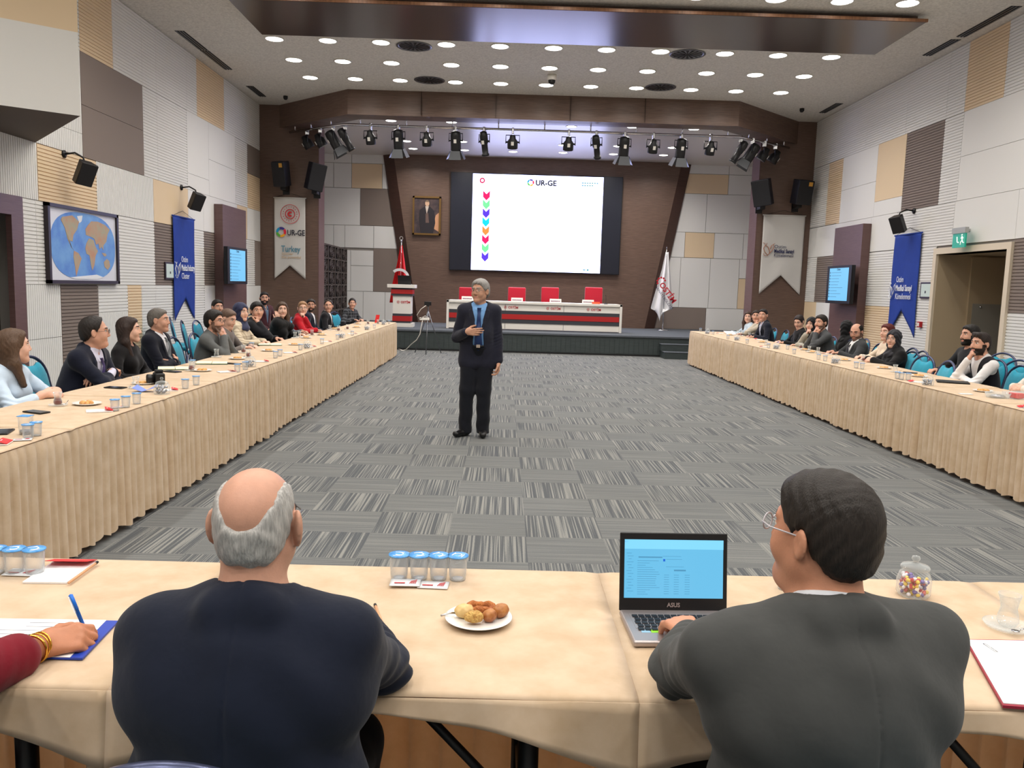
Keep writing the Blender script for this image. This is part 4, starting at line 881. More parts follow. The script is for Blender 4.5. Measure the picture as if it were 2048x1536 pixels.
per('the man in the charcoal jumper', 'dark-haired man in charcoal jumper leaning on both hands, right row', (5.08,13.14,1.175), R_, hair='short', ht=.016, hairc=(38,30,26), skinc=S1, beard=1, top=('knit',(74,76,78)), arms=('chin','chin'), look=(1,10.5,1.0), lean=20, fat=.3, h=.007)
per('the hidden black headscarf', 'person in black headscarf mostly hidden behind charcoal jumper, right side', (5.62,13.45,1.09), R_, female=True, scarf=(20,20,22), skinc=S2, top=('coat',(22,22,24)), arms='lap', look=(3,20,1.3), lean=2, h=.008)
per('the bald man in glasses', 'bald bearded man in glasses and grey suit looking down, right row', (5.25,12.18,1.085), R_, hair='ring', ht=.012, hairc=(34,30,28), skinc=S1, beard=1, top=('suit',(54,56,58)), under=(228,228,228), tie=(40,40,50), arms='table', look=(3.8,10.8,.8), pitch=-.3, lean=6, fat=.7, glasses=(120,50,44), h=.006)
per('the red-haired woman', 'red-haired woman in cream blouse, right row', (5.30,11.30,1.13), R_, female=True, hair='bob', hairc=(96,34,30), skinc=S2, top=('blouse',(226,208,186)), arms='table', look=(1,9.5,1.2), lean=6, h=.006)
per('the woman in black headscarf and glasses', 'woman in black headscarf, glasses and black coat, hands clasped, right row', (5.12,10.72,1.065), R_, female=True, scarf=(42,42,48), skinc=S2, top=('coat',(20,20,22)), arms='clasp', look=(.5,7.2,1.0), lean=10, glasses=(70,70,74), h=.006)
per('the bearded man in dark shirt', 'bearded man in dark short-sleeved shirt with wristwatch, right row', (5.40,9.46,1.20), R_, hair='short', ht=.008, hairc=(26,22,20), skinc=S1, beard=2, top=('blouse',(34,36,40)), arms='table', look=(-1,8.6,1.25), lean=4, fat=.6, watch=-1, h=.0055)
per('the man in waistcoat', 'bearded man in white shirt and black waistcoat, fist at mouth, right row', (5.10,8.72,1.14), R_, hair='quiff', hairc=(44,34,30), skinc=S1, beard=2, top=('vestshirt',(228,226,226)), vest=(20,20,28), arms=('fold','chin'), look=(.5,7.5,1.0), lean=16, watch=1, h=.005)
per('the hands at the frame edge', 'person in cream knit, only clasped hands in frame, right row', (5.16,7.72,1.13), R_, hair='short', skinc=S2, top=('knit',(226,218,206)), arms='clasp', look=TO, lean=14, h=.006)
# woman at the far left of the near table: writing hand and red sleeve inside the frame
W1, DW = per('the writing woman', 'woman in dark red sleeve and gold bracelets writing, near table left edge', (-1.33,1.40,1.15), -.2, female=True, hair='bob', hairc=(60,44,36), skinc=(190,128,96), top=('coat',(120,12,32)), under=(235,235,235), lean=12, look=(-1.0,3,.7), h=.0042,
    cuff=.075, wrk=.5, hands={1: dict(W=(-1.0,1.735,.785), f=(.62,.75,.02), n=(-.3,.45,-.85), c=(.6,.8,.95,1.0), p=(.3,-.8,-.5)), -1: dict(w=(-.12,.46,.785))})
for (u, v, zz, rz, lb) in [(345,633,.93,-1.2,'empty turquoise chair against the left wall, middle of three'),(368,640,.93,-1.3,'empty turquoise chair against the left wall, farthest of three'),(312,636,.93,-1.2,'empty turquoise chair against the left wall behind the grey-haired man')]:
    q = onz(u, v, zz); chair(q.x+.28, q.y, rz, lb, 'empty chairs')
for (u, v, rz, lb) in [(1849,712,1.75,'empty turquoise chair left of the doorway, right side'),(1888,722,1.5,'empty turquoise chair just before the doorway, right side'),(2016,708,2.0,'empty turquoise chair behind the man in waistcoat'),(2046,722,1.9,'empty turquoise chair at the right frame edge'),(1822,704,1.7,'empty turquoise chair beside the woman in black coat')]:
    q = onz(u, v, .92); chair(q.x-.25, q.y, rz, lb, 'empty chairs')
q = onz(545,652,.92); chair(-3.75, 12.15, -PI/2, 'empty turquoise chair between the black-coated man and long-haired woman', 'empty chairs')
# ---------------------------------------------------------------- stage furniture and wall fittings
M_WHITE = mat('white_laminate', (232,228,220), 0.4); M_RED = mat('red_laminate', (176,34,34), 0.45); M_CHAR = mat('charcoal_laminate', (58,60,66), 0.5); M_REDTXT = mat('red_lettering', (196,36,52), 0.5)
M_REDV = mat('red_upholstery', (196,10,46), 0.6, sheen=0.3); M_NAVYTXT = mat('navy_lettering', (34,40,84), 0.6); M_PRW = mat('white_print', (235,238,245), 0.6)
def emis(name, c, s): return mat(name, (10,10,10), 0.3, emit=c, estr=s)
def bx(name, lo, hi, m, par, bevel=0.0): return MB().box(lo, hi).build(name, m, par, bevel=bevel)
def ring(mb, c, r, w_, a0, a1, n, u=Vector((1,0,0)), v=Vector((0,0,1)), d=Vector((0,-.004,0)), mi=0):
    c = Vector(c)
    for i in range(n):
        t0, t1 = a0+(a1-a0)*i/n, a0+(a1-a0)*(i+1)/n; q = lambda t, rr: c+u*rr*math.cos(t)+v*rr*math.sin(t)
        mb.prism([q(t0,r), q(t0,r+w_), q(t1,r+w_), q(t1,r)], d, mi)
def dots_logo(par, c, s, m, u=Vector((1,0,0)), v=Vector((0,0,1)), d=Vector((0,-.004,0))):
    mb = MB(); ring(mb, c, s*.34, s*.17, 0, 2*PI, 16, u, v, d)
    for i in range(7):
        a = PI*.15+i*PI*.27; ring(mb, Vector(c)+u*s*.78*math.cos(a)+v*s*.78*math.sin(a), 0.0, s*.15, 0, 2*PI, 8, u, v, d)
    return mb.build('emblem', m, par)
# LED wall
TLc, TRc, BLc = ony(902,344,24.15), ony(1246,354,24.15), ony(897,540,24.15)
t = thing('led_screen', 'large LED wall showing a white slide above the stage desk', 'screen', (0,24.15,0)); sx0, sx1, sz0, sz1 = TLc.x, TRc.x, BLc.z, TLc.z
bx('screen_frame', (sx0,-.06,sz0), (sx1,.05,sz1), mat('led_black',(10,11,16),.5), t); a0, a1 = ony(945,400,24.1).x, ony(1204,400,24.1).x+.02
bx('dark_side_panel', (sx0+.02,-.068,sz0+.02), (a0,-.06,sz1-.02), mat('led_dark_panel',(24,27,40),.45), t); bx('dark_side_panel', (a1,-.068,sz0+.02), (sx1-.02,-.06,sz1-.02), MATS['led_dark_panel'], t)
bx('slide', (a0,-.07,sz0+.03), (a1,-.06,sz1-.03), emis('slide_white',(.80,.85,1.45),2.5), t)
cols = [(225,20,90),(110,205,140),(80,50,200),(0,190,205),(240,130,60),(225,20,90),(110,205,140),(80,50,200)]; H_ = sz1-sz0
for i, c in enumerate(cols):
    z = sz1-.62-i*(H_-.95)/7.4; x = a0+.40; m_ = emis('chevron_%d_%d' % (c[0], c[1]), c, 1.1)
    MB().prism([(x-.1,0,z+.12),(x,0,z+.02),(x+.1,0,z+.12),(x+.1,0,z-.06),(x,0,z-.16),(x-.1,0,z-.06)], (0,-.004,0), M=Matrix.Translation((0,-.071,0))).build('slide_chevron', m_, t)
m_ = emis('slide_mark', (196,30,70), 1.0); mb = MB(); ring(mb, (a0+.27,-.071,sz1-.22), .04, .04, 0, 2*PI, 14); mb.build('slide_crest', m_, t)
LG5 = [(60,50,140),(220,30,60),(240,170,40),(90,180,60),(20,150,200)]
def pent_logo(par, c, s, ef=True, d=Vector((0,-.004,0)), u=Vector((1,0,0)), v=Vector((0,0,1))):
    for i, cc in enumerate(LG5):
        mb = MB(); ring(mb, c, s*.55, s*.45, PI*.62-i*2*PI/5, PI*.62-(i+1)*2*PI/5+.06, 5, u, v, d); mb.build('ring_segment', emis('lg_%d' % i, cc, 1.0) if ef else mat('lgp_%d' % i, cc, .6), par)
xc = a0+1.66; pent_logo(t, (xc,-.071,sz1-.24), .10); text_mesh('slide_heading', 'UR-GE', .21, emis('slide_text',(20,28,44),.1), t, (xc+.14,-.078,sz1-.31), bold=.008)
m_ = emis('slide_teal', (60,150,160), .8)
for k in range(2): mb = MB(); [mb.box((a1-.62+i*.07,-.074,sz1-.22-k*.07), (a1-.62+i*.07+.05,-.071,sz1-.19-k*.07)) for i in range(7-k*2)]; mb.build('slide_small_print', m_, t)
mb = MB(); [mb.box((a0+.14,-.074,sz1-.75-i*.17), (a0+.155,-.071,sz1-.68-i*.17)) for i in range(11)]; mb.build('slide_side_print', emis('slide_grey',(150,160,170),.9), t)
mb = MB(); mb.box((a1-.5,-.074,sz0+.1),(a1-.42,-.071,sz0+.13)); mb.box((a1-.38,-.074,sz0+.09),(a1-.33,-.071,sz0+.14)); mb.build('slide_footer_mark', m_, t)
# portrait: plain stand-in of a standing man in a dark suit
a = ony(826,392,24.17); c = ony(881,471,24.17); t = thing('framed_portrait', 'gilt framed portrait of a standing man in dark suit, left of the screen', 'painting', ((a.x+c.x)/2,24.17,(a.z+c.z)/2)); hw, hh = (c.x-a.x)/2, (a.z-c.z)/2
MG = mat('gilt_frame', (120,92,52), .4, metal=.5)
mb = MB(); mb.box((-hw,-.05,-hh),(-hw+.05,.02,hh)); mb.box((hw-.05,-.05,-hh),(hw,.02,hh)); mb.box((-hw,-.05,-hh),(hw,.02,-hh+.05)); mb.box((-hw,-.05,hh-.05),(hw,.02,hh)); mb.build('picture_frame', MG, t)
bx('canvas', (-hw+.04,-.02,-hh+.04), (hw-.04,.0,hh-.04), mat('canvas_brown',(84,66,64),.7,noise=.6,nscale=5,col2=(44,38,44)), t)
def flat(name, pts, y, m, par): return MB().prism([(x,y,z) for x, z in pts], (0,.003,0)).build(name, m, par)
flat('painted_light', [(.18,-.35),(hw-.05,-.45),(hw-.05,.1),(.26,.02)], -.024, mat('paint_peach',(190,140,104),.7), t)
flat('painted_suit', [(-.17,-.5),(-.22,-.1),(-.2,.16),(-.07,.26),(.09,.26),(.22,.14),(.25,-.2),(.19,-.5)], -.028, mat('paint_suit',(34,30,36),.7), t)
flat('painted_shirt', [(-.045,.27),(.0,.05),(.06,.27)], -.032, mat('paint_shirt',(190,176,164),.7), t); flat('painted_waistcoat', [(-.03,.06),(.04,.08),(.07,-.2),(-.03,-.2)], -.032, mat('paint_vest',(96,76,70),.7), t)
flat('painted_face', [(.01+.062*math.cos(q), .35+.085*math.sin(q)) for q in np.linspace(0,2*PI,15)[:-1]], -.032, mat('paint_face',(196,160,132),.7), t)
flat('painted_hair', [(.01+.064*math.cos(q), .365+.078*math.sin(q)) for q in np.linspace(.3,PI-.3,9)], -.035, mat('paint_hair',(120,100,80),.7), t)
# desk
a = ony(893,600,21.2); c = ony(1246,609,21.2); dx0, dx1, dz = -1.49, 3.04, (a.z+c.z)/2
t = thing('panel_desk', 'long white presidium desk with red and grey stripe on the stage', 'desk', ((dx0+dx1)/2,21.2,ZS)); hw = (dx1-dx0)/2; dh = dz-ZS
for s_ in (-1,1): bx('side_panel', (s_*hw-.06*(s_ > 0),0,0), (s_*hw+.06*(s_ < 0),.7,dh), M_WHITE, t, .004)
bx('desktop', (-hw,0,dh-.06), (hw,.7,dh), M_WHITE, t, .004); bx('front_panel', (-hw+.06,.05,.02), (hw-.06,.08,dh-.06), M_WHITE, t)
for i in range(2): bx('panel_joint', (-hw/3+i*hw*2/3,.045,.03), (-hw/3+i*hw*2/3+.008,.05,dh-.07), M_CHAR, t)
z1 = dh*.68; bx('grey_stripe', (-hw+.06,.035,z1-.32), (hw-.06,.05,z1), M_CHAR, t); bx('red_stripe', (-hw+.07,.025,z1-.22), (hw-.07,.036,z1-.09), M_RED, t)
for px in (1020,1105,1186): x = ony(px,620,21.2).x-(dx0+dx1)/2; dots_logo(t, (x-.12,.045,dh-.15), .045, M_REDTXT); text_mesh('desk_lettering', 'OST\u0130M', .085, M_REDTXT, t, (x-.05,.043,dh-.18), bold=.001)
for i, px in enumerate((934,1034,1102,1191)):
    x = ony(px,590,21.9).x; zc_ = ony(px,577,22.0).z
    r = thing('conference_chair', 'red upholstered chair behind the white desk, %s from the left' % ORD[i], 'chair', (x,22.1,ZS), PI, 'red chairs behind the desk')
    bx('backrest', (-.24,-.3,.45), (.24,-.22,zc_-ZS+.03), M_REDV, r, .03); bx('seat', (-.24,-.25,.38), (.24,.25,.47), M_REDV, r, .03)
    MB().tube([(0,0,.05),(0,0,.38)], .03, 10).build('column', M_CHROME, r); MB().lathe([(.25,0),(.25,.02),(.05,.05)], 24).build('base', M_CHROME, r)
for i, (px, py) in enumerate(((935,596),(1034,599),(1111,602),(1176,603))):
    q = ony(px,py,21.35); r = thing('name_plate', 'folded white name plate on the desk, %s from the left' % ORD[i], 'name plate', (q.x,21.35,dz), 0, 'name plates on the desk')
    MB().prism([(-.15,-.04,0),(-.15,.04,0),(-.15,0,.1)], (.3,0,0)).build('card', M_WHITE, r); mb = MB(); [mb.box((-.12+k*.035,-.036,.03),(-.12+k*.035+.024,-.024,.055)) for k in range(7)]; mb.build('print', mat('plate_print',(120,70,110),.6), r)
q = ony(1212,600,21.4); r = thing('desk_microphone', 'black gooseneck microphone at the right end of the desk', 'microphone', (q.x,21.4,dz)); MB().lathe([(.05,0),(.05,.02),(.0,.03)],16).build('base', M_BLACK, r)
MB().tube([(0,0,.02),(0,0,.12),(-.01,-.04,.2),(-.02,-.08,.24)], .006, 8).build('gooseneck', M_BLACK, r)
q = ony(1192,604,21.3); tag(MB().box((q.x-.1,21.27,dz),(q.x+.1,21.4,dz+.05)).build('orange_box', mat('orange_card',(235,90,50),.6)), 'small orange box on the desk beside the last name plate', 'box')
# lectern and its laptop
x0, x1 = ony(785,620,21.2).x, ony(821,620,21.2).x; xm = (x0+x1)/2; lz = ony(800,571,21.2).z-ZS
t = thing('lectern', 'white lectern with red and grey bands at the left of the stage', 'lectern', (xm,21.4,ZS)); w2 = (x1-x0)/2
bx('base', (-w2-.06,-.2,0), (w2+.06,.3,.10), M_WHITE, t); bx('lower_band', (-w2,-.18,.10), (w2,.28,.34), M_CHAR, t); bx('lower_red_band', (-w2-.005,-.19,.15), (w2+.005,.2,.28), M_RED, t)
bx('body', (-w2,-.15,.34), (w2,.28,lz-.26), M_WHITE, t); bx('upper_band', (-w2-.04,-.18,lz-.26), (w2+.04,.3,lz-.06), M_CHAR, t); bx('upper_red_band', (-w2-.045,-.19,lz-.21), (w2+.045,.25,lz-.1), M_RED, t)
bx('slanted_top', (-w2-.14,-.24,lz-.06), (w2+.1,.34,lz+.03), M_WHITE, t, .005); dots_logo(t, (-.09,-.155,lz-.42), .045, M_REDTXT); text_mesh('lectern_lettering', 'OST\u0130M', .08, M_REDTXT, t, (-.03,-.156,lz-.45), bold=.002)
r = thing('laptop', 'black laptop open on the white lectern', 'laptop', (xm+.05,21.45,ZS+lz+.03), PI); bx('base', (-.17,-.12,0), (.17,.12,.02), M_BLACK, r); MB().prism([(-.17,.12,.02),(.17,.12,.02),(.17,.17,.23),(-.17,.17,.23)], (0,.012,0)).build('lid', M_BLACK, r)
# flags
def flag(name, label, base, h, hw_, m_f, lean=0.0):
    t = thing(name, label, 'flag', base); MB().lathe([(.16,0),(.16,.015),(.05,.03),(.015,.05)], 20).build('stand_base', M_CHROME, t)
    MB().tube([(0,0,.03),(0,0,h)], .013, 10).build('pole', M_CHROME, t); return t
fb = onz(798,645,ZS); fb = Vector((ony(801,600,22.2).x,22.2,ZS)); fh = ony(801,474,22.2).z-ZS
t = flag('turkish_flag', 'red flag with white crescent on a pole beside the lectern', fb, fh-.1, .3, M_RED)
mb = MB(); ring(mb, (0,0,fh-.03), .035, .014, -1.2, 4.2, 14, d=Vector((0,.012,0))); mb.build('crescent_finial', M_CHROME, t); MB().lathe([(.02,0),(.03,.03),(.012,.06)],12,M=Matrix.Translation((0,0,fh-.13))).build('finial_cup', M_CHROME, t)
M_FLR = mat('flag_red', (208,24,30), .7, bump=.1, bscale=6); M_FLW = mat('flag_white', (228,228,230), .7, bump=.1, bscale=6)
def drape(r0, zt, zb, pts, par, m):
    # folded cloth hanging from the pole: outline half widths along the height, with vertical folds
    mb = MB(); P_ = pts
    def fnn(u, v):
        z = zt+(zb-zt)*v; xl = np.interp(v, [p[0] for p in P_], [p[1] for p in P_]); xr = np.interp(v, [p[0] for p in P_], [p[2] for p in P_]); zo = np.interp(v, [p[0] for p in P_], [p[3] for p in P_])
        x = xl+(xr-xl)*u; return (x, .05*math.sin(u*13)*min(1,v*3)+.06*math.cos(u*5)*v, z+zo*abs(u-.45)*v)
    mb.grid(fnn, 36, 30); return mb.build('flag_cloth', m, par, solid=.004)
drape(.3, fh-.22, fh-1.75, [(0,-.02,.03,0),(.3,-.10,.10,0),(.7,-.24,.18,0),(1,-.30,.20,0)], t, M_FLR)
mb = MB(); ring(mb, (-.02,0,fh-1.1), .20, .07, -.3, 2.3, 16, d=Vector((0,.01,0))); mb.v = [(x,y-.12,z) for x,y,z in mb.v]; mb.build('crescent', M_FLW, t)
fb2 = Vector((onz(1325,661,ZS).x,23.35,ZS)); fh2 = ony(1333,497,23.35).z-ZS
t = flag('white_flag', 'white flag with slanting red lettering on a stand at the stage right', fb2, fh2, .3, M_FLW); MB().lathe([(.018,0),(.0,.06)],10,M=Matrix.Translation((0,0,fh2))).build('finial', M_CHROME, t)
drape(.3, fh2-.1, fh2-2.05, [(0,-.02,.06,0),(.25,-.1,.12,0),(.55,-.24,.2,0),(.82,-.36,.26,0),(1,-.18,-.02,.7)], t, M_FLW)
o_ = text_mesh('flag_lettering', 'OST\u0130M', .215, M_REDTXT, t, (-.2,-.19,fh2-1.02), rot=(PI/2,math.radians(52),0), bold=.005); o_ = text_mesh('flag_small_lettering', 'SANAY\u0130 B\u00d6LGES\u0130', .098, M_NAVYTXT, t, (-.30,-.19,fh2-1.10), rot=(PI/2,math.radians(52),0))
mb = MB(); [ring(mb, (-.14+.11*math.cos(q),-.18,fh2-.93+.11*math.sin(q)), 0, .03, 0, 2*PI, 8) for q in np.linspace(.3,3.6,6)]; mb.build('flag_dots', M_REDTXT, t)
# tripod with a phone, its power strip and cable
tb = onz(858,706,0); tb = Vector((onz(858,704,0).x, 19.2, 0)); th = ony(860,611,19.2).z
t = thing('phone_tripod', 'thin tripod with a phone clamped on top before the stage', 'tripod', tb); 
for a_ in (-PI/2, PI*.17, PI*.83): MB().tube([(0,0,th-.12),(.36*math.cos(a_),.36*math.sin(a_),0)], .011, 8).build('leg', M_STEEL, t)
MB().tube([(0,0,th-.45),(0,0,th)], .012, 8).build('column', M_BLACK, t); bx('phone_clamp', (-.03,-.015,th-.02), (.03,.015,th+.02), M_BLACK, t); bx('phone', (-.09,-.012,th+.0), (.075,.004,th+.09), M_BLACK, t, .006)
sp = ony(850,638,19.0); tag(MB().box((sp.x-.13,19.0,sp.z-.03),(sp.x+.1,19.05,sp.z+.03)).build('power_strip', M_WHITE, bevel=.01), 'white power strip hanging on the tripod', 'power strip')
cp = [ony(u,v,19.0) for u, v in [(852,611),(842,618),(834,630),(838,638),(850,632),(856,634)]]; tag(MB().tube(cp, .008, 6).build('charging_cable', mat('cable_white',(215,210,200),.5)), 'thin white charging cable looping from the tripod phone', 'cable')
cp = [ony(845,641,19.0),ony(842,655,19.0),ony(840,668,19.0),ony(833,680,19.0),ony(823,688,19.1),onz(812,699,.01),onz(805,701,.01),onz(797,698,.01)]; tag(MB().tube(cp, .01, 6).build('extension_cord', MATS['cable_white']), 'white extension cord dropping from the power strip to the carpet', 'cable')
# banners
M_BANW = mat('banner_white', (205,203,200), .8, bump=.15, bscale=4); M_BANB = mat('banner_blue', (26,62,158), .7, bump=.15, bscale=4, noise=.12, nscale=8)
def banner(label, O, ux, nv, w_, h_, notch, m, drop=0.0, grp='swallow-tailed banners', skew=0.0):
    t = thing('hanging_banner', label, 'banner', O, 0, grp); ux = Vector(ux); nv = Vector(nv)
    mb = MB()
    def fnn(u, v):
        x = (u-.5)*w_; zb = -h_+notch*(1-abs(2*u-1)); z = zb*v+.0; return tuple(ux*(x+skew*v)+nv*(.03+.008*math.sin(u*9+v*3)+.01*v*math.sin(v*7+u*4))+Vector((0,0,z)))
    mb.grid(fnn, 24, 26); mb.build('cloth', m, t, solid=.003); MB().tube([tuple(ux*(-w_/2-.02)+nv*.03), tuple(ux*(w_/2+.02)+nv*.03)], .014, 8).build('rod', m, t)
    MB().tube([tuple(ux*(-w_/2)+nv*.03), tuple(nv*.01+Vector((0,0,.12))), tuple(ux*(w_/2)+nv*.03)], .004, 5).build('cord', M_BLACK, t); return t
pf = lambda u, v: ony(u, v, 19.97)
a, c, e, g = pf(549,394), pf(611,398), pf(549,556), pf(579,530); h_ = a.z-e.z
t = banner('white swallow-tailed banner with UR-GE logo on the left brown pillar', ((a.x+c.x)/2,19.98,(a.z+c.z)/2), (1,0,0), (0,-1,0), c.x-a.x, h_, g.z-e.z, M_BANW)
k = (c.x-a.x)/62.0; fx = lambda u: (u-580)*k; fz = lambda v: -(v-396)*k
MR = mat('print_red',(200,50,56),.7); mb = MB(); ring(mb, (fx(581),-.055,fz(428)), .215, .012, 0, 2*PI, 30); ring(mb, (fx(581),-.055,fz(428)), .10, .02, 0, 2*PI, 24); ring(mb, (fx(581),-.055,fz(428)), .02, .045, .6, 5.6, 16)
for i in range(18): q = 2*PI*i/18; ring(mb, (fx(581)+.165*math.cos(q),-.055,fz(428)+.165*math.sin(q)), 0, .012, 0, 2*PI, 5)
mb.build('ministry_seal', MR, t); pent_logo(t, (fx(563),-.055,fz(464)), .12, False); text_mesh('banner_lettering', 'UR-GE', .185, mat('print_dark',(44,44,58),.7), t, (fx(575),-.058,fz(470)), bold=.003, sx=.80)
text_mesh('banner_lettering', 'Turkey', .21, mat('print_teal',(90,140,160),.7), t, (fx(563),-.058,fz(503)), bold=.003, sx=.75); text_mesh('banner_lettering', 'Discover', .075, mat('print_tan',(190,160,120),.7), t, (fx(564),-.058,fz(509))); text_mesh('banner_lettering', 'the potential', .09, MATS['print_tan'], t, (fx(564),-.058,fz(516)))
def heart(par, c, s, m, u, v, d):
    mb = MB(); c = Vector(c); q = lambda x, y: c+u*x*s+v*y*s+d
    mb.tube([q(-.05,-.45),q(-.3,-.2),q(-.42,.1),q(-.28,.32),q(-.08,.22),q(.05,-.05),q(.1,-.3)], .026*s, 6); mb.tube([q(-.05,-.45),q(.25,-.1),q(.42,.2),q(.36,.42),q(.2,.3),q(.12,.05)], .026*s, 6)
    mb.tube([q(-.28,.32),q(-.35,.5),q(-.5,.52)], .018*s, 5); mb.tube([q(-.25,.34),q(-.15,.52)], .018*s, 5); mb.tube([q(.36,.42),q(.48,.5)], .018*s, 5); mb.tube([q(-.42,-.3),q(-.3,-.5),q(-.05,-.5)], .018*s, 5); return mb.build('heart_emblem', m, par)
a, c, e, g = pf(1527,430), pf(1610,432), pf(1517,588), pf(1561,551); h_ = a.z-e.z
t = banner('white swallow-tailed banner lettered in Turkish on the right brown pillar', ((a.x+c.x)/2,19.98,(a.z+c.z)/2), (1,0,0), (0,-1,0), c.x-a.x, h_, g.z-e.z, M_BANW, skew=.0)
k = (c.x-a.x)/83.0; fx = lambda u: (u-1566)*k; fz = lambda v: -(v-431)*k
heart(t, (fx(1538),-.06,fz(499)), .30, mat('print_orange',(176,112,80),.7), Vector((1,0,0)), Vector((0,0,1)), Vector((0,0,0)))
text_mesh('banner_lettering', 'Ostim', .115, M_NAVYTXT, t, (fx(1549),-.062,fz(496)), sx=1.0); text_mesh('banner_lettering', 'Medikal Sanayi', .125, M_NAVYTXT, t, (fx(1549),-.062,fz(505)), bold=.004, sx=.66); text_mesh('banner_lettering', 'K\u00fcmelenmesi', .115, M_NAVYTXT, t, (fx(1549),-.062,fz(513)), sx=.76)
RL = (PI/2,0,PI/2); RR = (PI/2,0,-PI/2)
t = banner('blue swallow-tailed banner in English on the left wall beside the map', (XL,15.2,2.68), (0,1,0), (1,0,0), 1.0, 1.86, .40, M_BANB)
heart(t, (.06,-.38,-.95), .27, M_PRW, Vector((0,1,0)), Vector((0,0,1)), Vector((0,0,0)))
for s_, zz, b_ in (('Ostim',-.80,0),('Medical Industry',-.955,.003),('Cluster',-1.10,0)): text_mesh('banner_lettering', s_, .155 if b_ else .15, M_PRW, t, (.062,-.22,zz), RL, bold=b_, sx=.60 if b_ else .8)
t = banner('blue swallow-tailed banner in Turkish on the right wall beside the doorway', (XR,15.0,2.76), (0,-1,0), (-1,0,0), .98, 1.85, .48, M_BANB)
heart(t, (-.06,.39,-1.02), .28, M_PRW, Vector((0,-1,0)), Vector((0,0,1)), Vector((0,0,0)))
for s_, zz, b_ in (('Ostim',-.86,0),('Medikal Sanayi',-1.02,.003),('K\u00fcmelenmesi',-1.17,0)): text_mesh('banner_lettering', s_, .155 if b_ else .15, M_PRW, t, (-.062,.24,zz), RR, bold=b_, sx=.66 if b_ else .72)
# wood panels with wall televisions
for nm, x0, s_, ya, yb, za, zb, (ty0, ty1, tz0, tz1) in (('left', XL, 1, 16.85, 18.35, .35, 3.09, (16.42,17.66,1.50,2.24)), ('right', XR, -1, 16.6, 18.0, .35, 3.07, (16.42,17.66,1.46,2.24))):
    t = thing('wood_wall_panel', 'tall brown wood panel on the %s wall behind the television' % nm, 'wall panel', (x0+s_*.005,(ya+yb)/2,za), 0, 'wood television panels')
    hy = (yb-ya)/2; bx('board', (min(0,s_*.17),-hy,0), (max(0,s_*.17),hy,zb-za), M_WOOD2, t)
    for j in (-1,1): bx('wall_batten', (min(0,s_*.02),j*hy*.6-.03,.3), (max(0,s_*.02),j*hy*.6+.03,2.2), M_BLACK, t)
    r = thing('wall_television', 'black television on the %s wall showing a blue list' % nm, 'television', (x0+s_*.41,(ty0+ty1)/2,(tz0+tz1)/2), 0, 'wall televisions'); ty = (ty1-ty0)/2; tzh = (tz1-tz0)/2
    bx('casing', (min(-s_*.02,-s_*.08),-ty,-tzh), (max(-s_*.02,-s_*.08),ty,tzh), M_BLACK, r, .008); bx('bezel', (min(0,-s_*.02),-ty,-tzh), (max(0,-s_*.02),ty,tzh), M_BLACK, r, .006)
    MB().tube([(-s_*.24,0,0),(-s_*.08,0,0)], .05, 10).build('wall_bracket', M_BLACK, r)
    sc = bx('display', (min(0,s_*.002),-ty*.78,-tzh+.06), (max(0,s_*.002),ty*.78,tzh-.05), emis('tv_blue',(110,180,222),.9), r)
    for k_ in range(9):
        z = tzh-.16-k_*.062; yy = -ty*.74 if s_ > 0 else ty*.74; dd = 1 if s_ > 0 else -1
        bx('list_icon', (s_*.002-.001,min(yy,yy+dd*.03),z), (s_*.003+.001,max(yy,yy+dd*.03),z+.035), emis('tv_dark',(40,60,90),.4), r); bx('list_line', (s_*.002-.001,min(yy+dd*.07,yy+dd*(.4+.3*RNG.rand())),z+.012), (s_*.003+.001,max(yy+dd*.07,yy+dd*(.4+.3*RNG.rand())),z+.02), emis('tv_line',(80,130,165),.7), r)
    text_mesh('list_heading', 'Ostim', .07, emis('tv_dark',(40,60,90),.4), r, (s_*.004,-.1*s_,tzh-.1), RL if s_ > 0 else RR)
# world map
t = thing('framed_world_map', 'large dark-framed relief world map on the left wall', 'map', (XL,11.63,1.99)); hy, hz_ = .96, .515; FR = mat('dark_frame',(44,34,40),.4)
mb = MB(); mb.box((.0,-hy,-hz_),(.06,-hy+.05,hz_)); mb.box((0,hy-.05,-hz_),(.06,hy,hz_)); mb.box((0,-hy,-hz_),(.06,hy,-hz_+.045)); mb.box((0,-hy,hz_-.045),(.06,hy,hz_)); mb.build('map_frame', FR, t)
bx('map_sheet', (.0,-hy+.04,-hz_+.04), (.03,hy-.04,hz_-.04), mat('map_paper',(222,224,234),.5), t)
def flatx(name, pts, x, m): return MB().prism([(x,y,z) for y, z in pts], (.002,0,0)).build(name, m, t)
oc = [(math.copysign(abs(math.cos(q))**.72,math.cos(q))*.88, math.copysign(abs(math.sin(q))**.8,math.sin(q))*.455) for q in np.linspace(0,2*PI,41)[:-1]]
flatx('map_ocean', oc, .031, mat('map_ocean',(84,132,214),.5,noise=.5,nscale=3.5,col2=(120,172,228)))
ML = mat('map_land',(170,168,146),.6,noise=.8,nscale=6,col2=(196,146,118)); MI = mat('map_ice',(232,234,240),.6)
S_ = lambda pts: [(p[0]*.93, p[1]) for p in pts]
